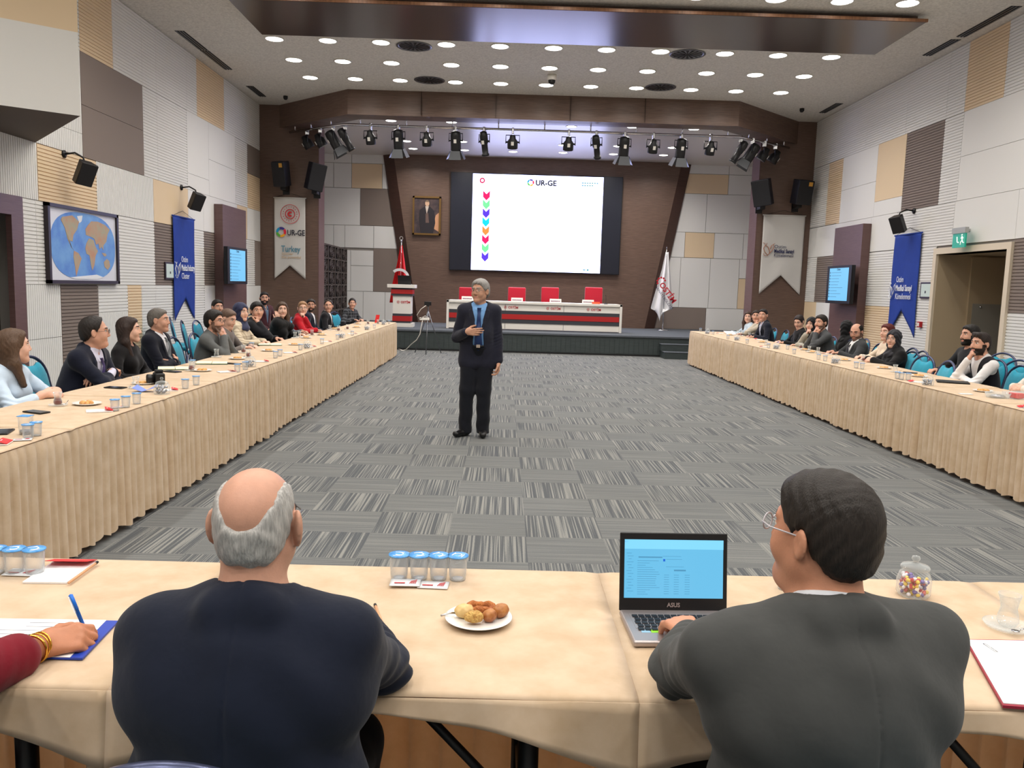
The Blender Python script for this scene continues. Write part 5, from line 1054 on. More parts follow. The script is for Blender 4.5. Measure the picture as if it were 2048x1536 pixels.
for pts in ([(-.62,.36),(-.35,.40),(-.16,.33),(-.22,.22),(-.33,.14),(-.36,.05),(-.44,.06),(-.40,-.03),(-.33,-.06),(-.38,-.04),(-.5,.08),(-.56,.22),(-.66,.32)],
            [(-.33,-.07),(-.2,-.1),(-.12,-.17),(-.19,-.27),(-.26,-.37),(-.29,-.42),(-.31,-.3),(-.35,-.16)],
            [(.04,.05),(.0,-.03),(.03,-.10),(.12,-.12),(.15,-.25),(.19,-.33),(.26,-.25),(.3,-.12),(.38,-.05),(.3,.02),(.26,.1),(.12,.12)],
            [(.03,.16),(.02,.24),(.1,.3),(.2,.36),(.4,.37),(.62,.34),(.78,.28),(.7,.2),(.66,.1),(.56,.04),(.55,-.03),(.5,.02),(.44,-.02),(.40,.06),(.33,.04),(.28,.12),(.2,.14),(.12,.15)],
            [(.56,-.2),(.66,-.15),(.74,-.18),(.76,-.26),(.68,-.31),(.58,-.27)], [(.5,-.07),(.58,-.12),(.66,-.10),(.62,-.07)]): flatx('map_land', S_(pts), .0335, ML)
flatx('map_ice', [(-.2,.40),(-.05,.42),(-.08,.34),(-.14,.31)], .0335, MI); flatx('map_ice', [(-.42,-.43),(-.1,-.41),(.3,-.385),(.5,-.42),(.3,-.452),(-.3,-.452)], .0335, MI)
for nm, x0, s_, y_, z_, w2, h2 in (('left wall, half behind the blue banner', XL, 1, 14.56, 1.71, .2, .15), ('right wall beside the doorway', XR, -1, 14.22, 1.755, .19, .14)):
    r = thing('framed_certificate', 'small dark-framed pale certificate on the '+nm, 'certificate', (x0,y_,z_)); bx('frame', (min(0,s_*.025),-w2,-h2), (max(0,s_*.025),w2,h2), FR, r); bx('sheet', (min(0,s_*.028),-w2+.035,-h2+.03), (max(0,s_*.028),w2-.035,h2-.03), mat('certificate_paper',(206,222,218),.6), r)
    bx('seal', (min(0,s_*.03),-.02,-.05), (max(0,s_*.03),.02,-.01), M_CHAR, r)
# loudspeakers
def wall_speaker(label, x0, s_, y_, z_, yaw):
    t = thing('wall_loudspeaker', label, 'loudspeaker', (x0,y_,z_), 0, 'small wall loudspeakers'); MB().lathe([(.05,0),(.05,.02),(.02,.03)],14,M=Matrix.Rotation(s_*PI/2,4,'Y')).build('wall_mount', M_BLACK, t)
    MB().tube([(s_*.02,0,0),(s_*.15,0,.02),(s_*.26,0,-.04),(s_*.28,0,-.12)], .013, 8).build('arm', M_BLACK, t)
    Mx = Matrix.Translation((s_*.27,0,-.24)) @ Matrix.Rotation(s_*math.radians(13),4,'Y') @ Matrix.Rotation(yaw+s_*.5,4,'Z') @ Matrix.Rotation(math.radians(-14),4,'X')
    mb = MB(); mb.prism([(-.115,.07,-.155),(.115,.07,-.155),(.085,-.08,-.155),(-.085,-.08,-.155)], (0,0,.31), M=Mx); mb.build('cabinet', M_BLACK, t, bevel=.012)
    mb = MB(); mb.box((-.107,.068,-.147),(.107,.077,.147), M=Mx); mb.build('grille', mat('speaker_grille',(30,30,34),.7), t); return t
p = onx(376//1,309,XL); 
a = onx(127,308,XL); wall_speaker('small black loudspeaker on the left wall above the map', XL, 1, a.y, a.z, math.radians(-150)); a = onx(362,375,XL); wall_speaker('small black loudspeaker on the left wall above the blue banner', XL, 1, a.y, a.z, math.radians(-150))
a = onx(1829,422,XR); wall_speaker('small black loudspeaker on the right wall above the blue banner', XR, -1, a.y, a.z, math.radians(150))
def big_speaker(label, px0, px1, py0, py1, yaw, roll, tagm=True):
    a, c = ony(px0,py0,19.6), ony(px1,py1,19.6); w2 = (c.x-a.x)/2; h2 = (a.z-c.z)/2
    t = thing('stage_loudspeaker', label, 'loudspeaker', ((a.x+c.x)/2,20.0,(a.z+c.z)/2), 0, 'large pillar loudspeakers')
    Mx = Matrix.Translation((0,-.32,0)) @ Matrix.Rotation(yaw,4,'Z') @ Matrix.Rotation(roll,4,'Y') @ Matrix.Rotation(math.radians(12),4,'X')
    mb = MB(); mb.prism([(-w2*.85,-.2,-h2),(w2*.85,-.2,-h2),(w2*.6,.16,-h2),(-w2*.6,.16,-h2)], (0,0,2*h2), M=Mx); mb.build('cabinet', mat('speaker_navy_black',(20,22,34),.5), t, bevel=.02)
    mb = MB(); mb.box((-w2*.8,-.212,-h2*.95),(w2*.8,-.2,h2*.95), M=Mx); mb.build('grille', mat('speaker_grille',(30,30,34),.7), t)
    if tagm: mb = MB(); mb.box((w2*.2,-.218,h2*.55),(w2*.62,-.212,h2*.88), M=Mx); mb.build('badge', mat('badge_amber',(205,150,60),.5), t)
    bx('bracket', (-.06,-.3,-h2-.08), (.06,-.01,-h2+.1), M_BLACK, t); bx('bracket_plate', (-.08,-.012,-h2-.16), (.08,0,-h2+.2), M_BLACK, t); return t
big_speaker('large black loudspeaker with amber badge, outer one on the left pillar', 547,580,321,372, math.radians(-14), 0); big_speaker('large black loudspeaker turned inward, inner one on the left pillar', 607,646,324,380, math.radians(38), math.radians(7), False)
big_speaker('large black loudspeaker turned inward, inner one on the right pillar', 1510,1550,357,411, math.radians(-38), math.radians(-7), False); big_speaker('large black loudspeaker with amber badge, outer one on the right pillar', 1585,1622,358,408, math.radians(14), 0)
# exit sign, fire call point, ceiling fittings
a = onx(1938,478,XR); r = thing('exit_sign', 'green running-man exit sign above the right doorway', 'exit sign', (XR-.16,a.y,a.z)); MG_ = mat('exit_green',(20,150,120),.4,emit=(20,150,120),estr=.25)
bx('housing', (-.03,-.21,.08), (.03,.17,.17), mat('sign_grey',(170,172,170),.5), r); bx('sign_plate', (-.012,-.2,-.14), (.012,.16,.08), MG_, r); bx('mounting_bar', (.0,-.02,.12), (.155,.02,.16), MATS['sign_grey'], r)
MW_ = mat('exit_white',(240,250,245),.5,emit=(240,250,245),estr=.4)
mb = MB(); mb.prism([(-.016,.04,.03),(-.016,.02,-.06),(-.016,.0,-.06),(-.016,.015,.03)], (-.004,0,0)); mb.box((-.018,-.03,-.07),(-.014,-.005,-.05)); mb.build('down_arrow', MW_, r)
mb = MB(); q = lambda y, z: (-.018,-.12+y,z-.03); mb.tube([q(0,.08),q(.005,.085)], .014, 8); mb.tube([q(0,.06),q(-.01,.0)], .012, 6); mb.tube([q(-.01,.0),q(.03,-.03),q(.035,-.07)], .008, 6); mb.tube([q(-.01,0),q(-.035,-.04),q(-.06,-.04)], .008, 6); mb.tube([q(0,.055),q(.035,.03)], .006, 6); mb.tube([q(0,.055),q(-.035,.03)], .006, 6); mb.build('running_figure', MW_, r)
r = thing('fire_call_point', 'small red fire alarm call point left of the right doorway', 'fire alarm', (XR,14.32,1.16)); bx('housing', (-.05,-.05,-.05), (0,.05,.05), mat('alarm_red',(170,20,30),.4), r, .006); bx('glass', (-.053,-.03,-.03), (-.05,.03,.03), M_WHITE, r)
for i, (u, v) in enumerate([(828,92),(859,160),(1375,108),(1321,174)]):
    q = onz(u, v, ZC); r = thing('round_air_diffuser', 'round slotted air diffuser in the ceiling, %s' % ['front left','rear left','front right','rear right'][i], 'air vent', (q.x,q.y,ZC), 0, 'round air diffusers')
    MB().lathe([(.0,-.002),(.30,-.002)],32,caps=False).build('backing', mat('vent_dark',(40,38,36),.8), r); MB().lathe([(.26,-.004),(.31,-.004),(.31,-.012),(.26,-.012),(.26,-.004)],32,caps=False).build('rim', M_STEEL, r)
    for k_ in range(16): a_ = 2*PI*k_/16; MB().prism([(.05*math.cos(a_),.05*math.sin(a_),-.012),(.25*math.cos(a_-.09),.25*math.sin(a_-.09),-.012),(.25*math.cos(a_+.09),.25*math.sin(a_+.09),-.012)], (0,0,.008)).build('vane', M_STEEL, r)
q = onz(1104,150,ZC); r = thing('dome_camera', 'white dome camera on the ceiling among the downlights', 'camera', (q.x,q.y,ZC)); MB().lathe([(.09,0),(.09,-.07),(.075,-.1)],20).build('housing', M_WHITE, r); MB().lathe([(.072,-.1),(.06,-.15),(.03,-.175),(0,-.18)],20).build('dome', M_BLACK, r)
for u, v, s_ in ((571,192,'left'),(1604,217,'right')):
    q = onz(u,v,ZC); r = thing('ceiling_detector', 'small dark ceiling detector near the %s pillar' % s_, 'detector', (q.x,q.y,ZC), 0, 'ceiling detectors'); MB().lathe([(.05,0),(.05,-.05),(.03,-.08),(0,-.085)],14).build('housing', M_BLACK, r)
for s_, x_, segs in (('left', -5.57, [(14.35,15.5),(15.5,16.85),(18.15,19.15)]), ('right', 7.03, [(11.9,13.35),(13.45,14.4),(18.0,19.0)])):
    for i, (ya, yb) in enumerate(segs):
        r = thing('slot_diffuser', 'dark slot air diffuser in the ceiling edge, %s side, %s from the camera' % (s_, ORD[i]), 'air vent', (x_,(ya+yb)/2,ZC), 0, 'ceiling slot diffusers'); hl = (yb-ya)/2-.02
        bx('backing', (-.08,-hl,-.004), (.08,hl,0), MATS['vent_dark'], r); [bx('slat', (xx-.01,-hl,-.012), (xx+.01,hl,-.004), M_STEEL, r) for xx in (-.05,0,.05)]
# lighting bar and its lanterns
PY, PZ = 18.68, 5.06; bar = [(-5.15,20.0-.15,PZ),(-3.66,PY,PZ),(5.11,PY,PZ),(6.62,20.0-.15,PZ)]
t = thing('lighting_bar', 'chrome pipe under the stage beam carrying the stage lanterns', 'lighting bar', (0,0,0))
MB().tube(bar, .028, 10).build('pipe', M_CHROME, t)
hs = [(-3.3+i*1.02, PY) for i in range(9)]+[(-4.0,18.96),(-4.55,19.4),(-5.0,19.75),(5.4,18.95),(5.95,19.4),(6.45,19.72)]
for x, y in hs: MB().tube([(x,y,PZ),(x,y,5.3)], .014, 8).build('hanger', M_CHROME, t)
M_LENS2 = mat('lantern_lens',(60,62,70),.1,metal=.3); M_LAMPB = mat('lantern_body',(24,24,26),.45)
def lantern(kind, label, x, y, yaw, tilt):
    t = thing({'f':'fresnel_lantern','p':'profile_lantern','b':'barn_door_lantern'}[kind], label, 'stage light', (x,y,PZ), yaw, 'stage lanterns')
    MB().box((-.025,-.045,-.1),(.025,.045,.04)).build('clamp', M_CHROME, t, bevel=.01)
    L_, w2 = {'f':(.30,.115),'p':(.52,.09),'b':(.42,.115)}[kind]
    MB().tube([(-w2-.035,0,-.30),(-w2-.035,0,-.12),(w2+.035,0,-.12),(w2+.035,0,-.30)], .011, 6).build('yoke', M_LAMPB, t)
    Mx = Matrix.Translation((0,0,-.27)) @ Matrix.Rotation(tilt,4,'X'); mb = MB()
    if kind == 'f': mb.lathe([(.03,.16),(.06,.155),(.07,.08),(w2,.02),(w2,-.13),(w2*.97,-.14)], 8, M=Mx)
    elif kind == 'p': mb.lathe([(.03,.22),(.075,.2),(w2,.12),(w2,-.03),(.07,-.06),(.07,-.26),(.085,-.27),(.085,-.31)], 12, M=Mx)
    else: mb.lathe([(.04,.2),(w2*.9,.18),(w2,.1),(w2,-.2),(w2,-.22)], 8, M=Mx)
    b_ = mb.build('body', M_LAMPB, t); ez = {'f':-.142,'p':-.312,'b':-.222}[kind]
    mb = MB(); mb.lathe([(w2*.85,ez),(0,ez-.004)], 16, M=Mx, caps=False); mb.build('lens', M_LENS2, t)
    mb = MB(); mb.box((-.03,-w2-.004,-.05),(.03,-w2+.004,.03), M=Mx); mb.build('rating_label', M_WHITE, t)
    for q in (-1,1): mb = MB(); mb.lathe([(.02,0),(.02,.03)],8,M=Mx@Matrix.Translation((q*w2,0,0))@Matrix.Rotation(q*PI/2,4,'Y')); mb.build('knob', M_LAMPB, t)
    if kind == 'b':
        for a_ in range(4): Md = Mx @ Matrix.Rotation(a_*PI/2,4,'Z') @ Matrix.Translation((0,w2,-.22)) @ Matrix.Rotation(math.radians(24),4,'X'); mb = MB(); mb.prism([(-.1,0,0),(.1,0,0),(.14,0,-.2),(-.14,0,-.2)], (0,.004,0), M=Md); mb.build('barn_door', mat('barn_door_grey',(70,72,76),.4), t)
lst = [('f',741),('b',797),('f',854),('b',912),('p',969),('f',1026),('f',1138),('p',1194),('b',1250),('f',1308),('b',1364),('f',1423)]
kn = {'f':'short fresnel stage lantern','p':'slim profile stage lantern','b':'stage lantern with open barn doors'}
for i, (k_, u) in enumerate(lst): q = ony(u,256,PY); lantern(k_, '%s, %s from the left on the straight bar' % (kn[k_], ORD[i]), q.x, PY, math.radians((u-1090)*.03) if k_ != 'p' else math.radians(-20), math.radians(14 if k_ == 'b' else 20 if u != 1194 else 30))
for i, (k_, u, yy) in enumerate([('p',690,18.78),('b',666,18.98),('f',640,19.25),('f',614,19.55)]): q = ony(u,262,yy); lantern(k_, '%s, %s from the corner on the left slanting bar' % (kn[k_], ORD[i]), q.x, yy, math.radians(-75), math.radians(32))
for i, (k_, u, yy) in enumerate([('p',1482,18.78),('b',1506,18.98),('f',1530,19.25),('f',1552,19.55)]): q = ony(u,275,yy); lantern(k_, '%s, %s from the corner on the right slanting bar' % (kn[k_], ORD[i]), q.x, yy, math.radians(75), math.radians(32))
# ---------------------------------------------------------------- things on the tables
def glassmat(name, tint, a=0.10):
    m = mat(name, tint, 0.04); b = NB(m); p = b.n['Principled BSDF']; p.inputs['Specular IOR Level'].default_value = .6
    lw = b.new('ShaderNodeLayerWeight', i_Blend=0.35); al = b.math('ADD', b.math('MULTIPLY', lw.outputs['Facing'], .55), a); b.l.new(al, p.inputs['Alpha']); return m
M_GLASS = glassmat('clear_glass', (225,232,232), .07); M_CUPP = glassmat('clear_plastic_cup', (220,226,230), .07); M_WATER = glassmat('water', (206,214,218), .12)
M_LID = mat('blue_foil_lid', (58,142,222), .35, noise=.5, nscale=60, col2=(110,180,238)); M_CHINA = mat('white_china', (238,236,230), .25, coat=.3)
M_TEA = mat('tea_liquid', (120,30,8), .15, alpha=.92); M_FOIL = mat('silver_foil_sweets', (186,188,196), .3, metal=.5, noise=.5, nscale=60)
M_PAPER = mat('white_paper', (240,240,240), .7); M_FLAP = mat('booklet_red', (216,40,44), .5); M_PHONE = mat('phone_glass', (16,17,20), .15)
TZ1 = TZ+.006
def near_name(x, y): return min(PPL, key=lambda q: (q[1]-x)**2+(q[2]-y)**2)[0]
USED = {}
PRO = {}
def put(kind, build, desc, cat, x, y, rz=0.0, z=TZ1, label=None, group=None):
    if label is None:
        side = 'left row table' if x < -1.5 else 'right row table'; base = '%s, %s, by %s' % (desc, side, near_name(x, y)); n = USED.get(base, 0); USED[base] = n+1
        if n: base = '%s %s, %s, by %s' % (ORD[n], desc, side, near_name(x, y))
        label = base
    if kind not in PRO: PRO[kind] = build(label); o = PRO[kind]; o.location = (x,y,z); o.rotation_euler = (0,0,rz); tag(o, label, cat, group or kind.replace('_',' ')+'s on the tables'); return o
    return dup(PRO[kind], (x,y,z), rz, label, group or kind.replace('_',' ')+'s on the tables')
def E_(name, label): return thing(name, label, name)
def b_cup(l):
    t = E_('water_cup', l)
    MB().lathe([(.0,.001),(.023,.001),(.025,.016),(.0275,.069),(.0285,.071)],20,caps=False).build('cup_wall', M_CUPP, t)
    MB().lathe([(.0,.003),(.0225,.003),(.0265,.064),(.0,.064)],20,caps=False).build('water', M_WATER, t)
    MB().lathe([(.0,.0735),(.0305,.0735),(.0305,.070),(.0,.070)],20).build('foil_lid', M_LID, t)
    mb = MB(); ring(mb, (0,0,.0738), .010, .003, -2.6, 1.4, 10, Vector((1,0,0)), Vector((0,1,0)), Vector((0,0,.0006))); mb.box((-.012,.012,.0738),(.014,.015,.0744)); mb.box((-.016,-.018,.0738),(.010,-.0155,.0744)); mb.build('lid_print', M_PRW, t)
    MB().lathe([(.0,.0005),(.019,.0005),(.019,.004),(.0,.004)],14).build('base_ring', mat('cup_base_bright',(240,242,245),.2), t); return t
def b_teaglass(l, tea=True):
    t = E_('tea_glass' if tea else 'empty_tea_glass', l); MB().lathe([(.0,.0),(.052,.004),(.058,.012),(.056,.012),(.05,.007),(.0,.005)],24,caps=False).build('saucer', M_GLASS, t)
    MB().lathe([(.0,.007),(.019,.008),(.026,.02),(.025,.035),(.0195,.055),(.024,.078),(.028,.092),(.027,.092),(.0185,.055),(.024,.035)],24,caps=False).build('glass', M_GLASS, t)
    if tea: MB().lathe([(.0,.010),(.018,.011),(.0245,.021),(.0235,.035),(.0185,.05),(.0,.05)],20).build('tea', M_TEA, t)
    mb = MB(); mb.tube([(-.02,-.045,.012),(.03,-.04,.018),(.065,-.03,.03)], .0018, 6); mb.build('spoon_handle', M_CHROME, t); MB().lathe([(0,0),(.009,.002),(.010,.004),(0,.003)],12,M=Matrix.Translation((-.026,-.046,.011))).build('spoon_bowl', M_CHROME, t); return t
def b_emptyglass(l): return b_teaglass(l, False)
def pastry(par, kind, x, y, s=1.0, rz=0.0):
    rs = np.random.RandomState(int(abs(x*997+y*331)*100) % 1000); Mx = Matrix.Translation((x,y,0)) @ Matrix.Rotation(rz,4,'Z')
    if kind == 'ring':
        mb = MB(); mb.tube([Mx@Vector((.030*math.cos(t),.022*math.sin(t),.022+.003*math.sin(3*t))) for t in np.linspace(0,2*PI,25)[:-1]], [.0095+.0012*math.sin(i*2.3) for i in range(24)], 10, closed=True); return mb.build('ring_biscuit', mat('ring_biscuit_crust',(196,120,56),.7,noise=.5,nscale=60,col2=(150,80,36),bump=.6,bscale=120), par)
    S = Sdf(); c = V(x,y,.02*s+.004)
    if kind == 'bun': S.ell(c, V(.021,.020,.019)*s); S.ell(c+V(.008,.003,.004)*s, V(.016,.015,.015)*s, None, .008); m = mat('bun_brown',(140,76,42),.45,noise=.6,nscale=40,col2=(190,130,70))
    elif kind == 'pale': S.ell(c, V(.022,.02,.018)*s); S.ell(c+V(.014,.004,.0)*s, V(.018,.018,.016)*s, None, .012); m = mat('pale_bun',(226,198,140),.5,noise=.3,nscale=30,col2=(206,168,104))
    else: S.ell(c, V(.027,.018,.015)*s); S.ell(c+V(.006,0,.004), V(.018,.014,.013)*s, None, .008); m = mat('cheese_pastry',(228,190,110),.7,noise=.7,nscale=90,col2=(170,110,44),bump=.7,bscale=160)
    S.fn(lambda P: .0012*np.sin(P[:,0]*300+x*50)*np.sin(P[:,1]*280)*np.sin(P[:,2]*310), (-1,-1,-1), (1,1,1), 0, 'd'); return sdf_obj({'bun':'glazed_bun','pale':'pale_bun'}.get(kind,'cheese_pastry'), S, .0022, m, par)
def b_plate(l):
    t = E_('pastry_plate', l); MB().lathe([(.0,.003),(.045,.003),(.058,.005),(.086,.014),(.088,.0125),(.058,.0),(.0,.0)],36,caps=False).build('plate', M_CHINA, t)
    c_ = mat('cookie_brown',(188,118,62),.7,noise=.6,nscale=50,col2=(226,186,116))
    for i, (x, y) in enumerate([(-.03,.0),(.0,.02),(.03,.0),(0,-.025)]): mb = MB(); mb.lathe([(0,.004),(.022,.006),(.024,.014),(.014,.024),(0,.026)],12,M=Matrix.Translation((x,y,0))@Matrix.Rotation(i,4,'Z')@Matrix.Diagonal((1.1,.9,1,1))); mb.build('biscuit', c_, t)
    return t
def b_jar(l):
    t = E_('sweet_jar', l); MB().lathe([(.0,.0),(.052,.0),(.056,.01),(.056,.058),(.05,.07),(.040,.075)],20,caps=False).build('jar', M_GLASS, t)
    MB().lathe([(.044,.074),(.045,.082),(.03,.092),(.008,.098),(.006,.104),(.013,.112),(.008,.122),(0,.123)],18,caps=False).build('lid', M_GLASS, t)
    mb = MB(); rs = np.random.RandomState(3)
    for i in range(38):
        r = .043*math.sqrt(rs.rand()); a = rs.rand()*6.28; mb.lathe([(0,-.007),(.010,-.003),(.010,.003),(0,.007)],7,M=Matrix.Translation((r*math.cos(a),r*math.sin(a),.008+.05*rs.rand()))@Euler(tuple(rs.rand(3)*6)).to_matrix().to_4x4())
    o = mb.build('wrapped_sweets', M_FOIL, t); o['kind'] = 'stuff'; return t
def b_booklet(l):
    t = E_('booklet', l); MB().box((-.05,-.075,0),(.05,.075,.006)).build('pages', M_PAPER, t); mb = MB(); mb.add([(-.05,.075,.006),(.05,.075,.006),(.05,.03,.02),(-.05,.03,.02),(-.05,.075,.009),(.05,.075,.009),(.05,.03,.022),(-.05,.03,.022)], [(0,1,2,3),(7,6,5,4),(0,3,7,4),(1,5,6,2),(2,6,7,3)]); mb.build('red_cover_flap', M_FLAP, t)
    mb = MB(); mb.box((.0,.04,.0205),(.03,.044,.0215)); mb.build('cover_print', M_PRW, t); return t
def b_phone(l): t = E_('phone', l); MB().box((-.037,-.075,0),(.037,.075,.008)).build('casing', M_BLACK, t, bevel=.003); MB().box((-.034,-.07,.008),(.034,.07,.0087)).build('display', M_PHONE, t); return t
def b_notebook(l): t = E_('open_notebook', l); MB().box((-.15,-.105,0),(.15,.105,.004)).build('cover', mat('notebook_green',(60,96,84),.6), t); MB().box((-.145,-.1,.004),(-.002,.1,.016)).build('pages', mat('cream_pages',(238,232,200),.7), t, bevel=.004); MB().box((.002,-.1,.004),(.145,.1,.013)).build('pages', MATS['cream_pages'], t, bevel=.004); return t
def b_sachet(l):
    t = E_('wipe_sachet', l); MB().grid(lambda u, v: ((u-.5)*.085,(v-.5)*.055,.003+.003*math.sin(u*PI)*math.sin(v*PI)),8,6).build('wrapper', mat('sachet_silver',(222,224,226),.35), t, solid=.002)
    mb = MB(); mb.box((-.030,-.016,.0072),(.0,-.011,.0078)); mb.build('red_strip', MR, t); mb = MB(); [mb.prism([(.012+i*.005,-.016,.007),(.014+i*.005,-.016,.007),(.020+i*.004,.004+i*.003,.007),(.018+i*.004,.004+i*.003,.007)], (0,0,.0008)) for i in range(4)]; mb.build('red_print', MR, t); return t
def P_(u, v): q = onz(u, v, TZ1); return q.x, q.y
# left row
L_ = XFL-TD/2
for u, v in [(76,877),(100,872),(252,822),(270,815),(287,808),(375,777),(394,770),(481,744),(497,739),(551,716),(560,712),(601,700),(644,688),(675,679),(705,671),(750,657),(791,645+3),(502,697),(385,735)]:
    x, y = P_(u, v); put('water_cup', b_cup, 'water cup', 'cup', max(min(x,XFL-.05), XFL-TD+.06), y, RNG.rand()*3)
for u, v in [(329,788),(507,733),(615,697),(690,676),(738,660),(784,650)]: x, y = P_(u, v); put('sweet_jar', b_jar, 'glass jar of wrapped sweets', 'jar', min(x,XFL-.09), y)
for u, v in [(116,812),(383,742),(487,706),(497,715),(624,671),(677,662),(695,659),(736,649),(756,648)]: x, y = P_(u, v); put('tea_glass', b_teaglass, 'tulip tea glass on saucer', 'tea glass', max(x, XFL-TD+.07), y, RNG.rand()*6)
for u, v in [(272,777),(433,715),(577,676),(591,674),(660,661)]: x, y = P_(u, v); put('empty_tea_glass', b_emptyglass, 'empty tulip tea glass', 'tea glass', max(x, XFL-TD+.07), y, RNG.rand()*6)
for u, v in [(174,809),(287,768),(404,742),(475,718),(537,702),(589,690),(612,676),(643,670),(668,658),(713,655),(715,648)]: x, y = P_(u, v); put('pastry_plate', b_plate, 'plate of biscuits', 'plate', max(x, XFL-TD+.1), y, RNG.rand()*6)
for u, v, r in [(222,823,1.1),(30,889,1.3),(372,782,1.2),(453,744,.9),(545,724,1.2),(592,706,1.1),(640,694,1.2),(670,684,1.2),(720,668,1.2)]: x, y = P_(u, v); put('booklet', b_booklet, 'red-flapped booklet', 'booklet', min(max(x,XFL-TD+.1),XFL-.13), y, -r)
for u, v, r in [(73,825,1.2),(231,776,1.4),(345,744,1.2),(467,728,1.3),(7,865,.3),(548,663,1.2)]: x, y = P_(u, v); put('phone', b_phone, 'dark phone lying flat', 'phone', max(x,XFL-TD+.06), y, r)
for u, v, r in [(350,738,.4),(424,727,.3),(540,690,.3)]: x, y = P_(u, v); put('open_notebook', b_notebook, 'green notebook lying open', 'notebook', x, y, r)
for u, v, r in [(45,880,.4),(235,815,.6)]: x, y = P_(u, v); put('wipe_sachet', b_sachet, 'foil wipe sachet', 'sachet', x, y, r)
x, y = P_(52, 868); r = thing('candy_glass', 'tall clear glass of sweets with blue lid, left row nearest camera', 'glass', (x,y,TZ1)); MB().lathe([(0,0),(.032,0),(.036,.095),(.0365,.096)],20,caps=False).build('glass', M_GLASS, r); MB().lathe([(0,.002),(.029,.002),(.03,.022),(0,.026)],14).build('sweets', M_FOIL, r); MB().box((-.03,-.03,.096),(.03,.03,.099)).build('blue_foil', M_LID, r)
# camera and blue mask by the jar
x, y = P_(318, 768); r = thing('black_camera', 'black camera standing on the left row table beside a blue mask', 'camera', (x,y,TZ1), -1.0); MB().box((-.07,-.035,0),(.07,.035,.09)).build('camera_body', M_BLACK, r, bevel=.01); MB().box((-.025,-.03,.09),(.025,.03,.115)).build('viewfinder', M_BLACK, r, bevel=.006)
MB().lathe([(.034,0),(.036,.05),(.03,.055),(.026,.05)],20,M=Matrix.Translation((0,-.035,.045))@Matrix.Rotation(PI/2,4,'X')).build('camera_lens', M_BLACK, r); MB().lathe([(.016,0),(.012,.004),(0,.005)],14,M=Matrix.Translation((-.055,-.034,.06))@Matrix.Rotation(PI/2,4,'X')).build('chrome_button', M_CHROME, r)
x, y = P_(291, 783); tag(MB().grid(lambda u, v: (x+(u-.5)*.16, y+(v-.5)*.09, TZ1+.004+.045*abs(u-.45)*2*(.6+.4*v)), 16, 8).build('face_mask', mat('mask_blue',(120,140,220),.8), solid=.002), 'crumpled blue face mask on the left row table', 'face mask')
# right row
for u, v in [(1401,663),(1426,669),(1453,678),(1493,687),(1537,696),(1588,708),(1637,719),(1650,722),(1712,736),(1724,738),(1789,757),(1801,759),(1816,760),(1575,699)]:
    x, y = P_(u, v); put('water_cup', b_cup, 'water cup', 'cup', max(x,XFR+.06), y, RNG.rand()*3)
for u, v in [(1415,668),(1474,681),(1553,698),(1671,727),(1850,770)]: x, y = P_(u, v); put('sweet_jar', b_jar, 'glass jar of wrapped sweets', 'jar', max(x,XFR+.09), y)
for u, v in [(1601,697),(1727,723),(1547,676),(1483,672)]: x, y = P_(u, v); put('tea_glass', b_teaglass, 'tulip tea glass on saucer', 'tea glass', min(x,XFR+TD-.07), y, RNG.rand()*6)
for u, v in [(1618,704),(1636,707),(1790,745),(1482,670),(1532,690)]: x, y = P_(u, v); put('empty_tea_glass', b_emptyglass, 'empty tulip tea glass', 'tea glass', min(max(x,XFR+.07),XFR+TD-.07), y, RNG.rand()*6)
for u, v in [(1460,670),(1525,685),(1610,700),(1625,705),(1689,721),(1768,737),(1838,753),(1966,783)]: x, y = P_(u, v); put('pastry_plate', b_plate, 'plate of biscuits', 'plate', min(x,XFR+TD-.1), y, RNG.rand()*6)
for u, v, r in [(1524,694,1.2),(1655,708,1.0),(1520,679,1.5),(1815,764,1.3),(2042,816,1.2),(1440,667,1.2)]: x, y = P_(u, v); put('booklet', b_booklet, 'red-flapped booklet', 'booklet', min(max(x,XFR+.1),XFR+TD-.1), y, r)
for u, v, r in [(1682,709,.6),(1820,746,1.0)]: x, y = P_(u, v); put('phone', b_phone, 'dark phone lying flat', 'phone', min(x,XFR+TD-.06), y, r)
x, y = P_(1570, 686); r = thing('blue_folder', 'blue zip folder before the woman looking down, right row', 'folder', (x,y,TZ1), 1.3); MB().box((-.19,-.13,0),(.19,.13,.02)).build('cover', mat('folder_blue',(28,58,150),.4), r, bevel=.006); MB().tube([(-.05,.0,.02),(-.04,.02,.05),(.04,.02,.05),(.05,0,.02)], .006, 6).build('handle', MATS['folder_blue'], r)
x, y = P_(1905, 765); r = thing('black_folder', 'black closed folder before the man in waistcoat', 'folder', (x,y,TZ1), 1.15); MB().box((-.11,-.15,0),(.11,.15,.014)).build('cover', M_BLACK, r, bevel=.004); MB().box((-.105,-.145,.002),(.112,.145,.011)).build('pages', M_PAPER, r)
x, y = P_(1460, 668); tag(MB().prism([(x-.1,y-.16,TZ1+.0),(x+.1,y-.16,TZ1+.0),(x+.1,y+.16,TZ1+.05),(x-.1,y+.16,TZ1+.05)], (0,0,.004)).build('white_document', M_PAPER), 'white open document propped near the far end, right row', 'document')
x, y = P_(1930, 788); tag(MB().box((x-.05,y-.03,TZ1),(x+.06,y+.03,TZ1+.003)).build('paper_slip', M_PAPER), 'small white paper slip at the edge of the right row table', 'paper')
x, y = P_(1995, 795); r = thing('glass_dish', 'low clear glass dish beside the red sweets box, right row', 'dish', (x,y,TZ1)); MB().lathe([(0,0),(.09,.0),(.105,.045),(.102,.045),(.088,.004),(0,.004)],28,caps=False).build('dish', M_GLASS, r); MB().lathe([(0,.004),(.07,.006),(.05,.025),(0,.03)],14).build('contents', M_FOIL, r)
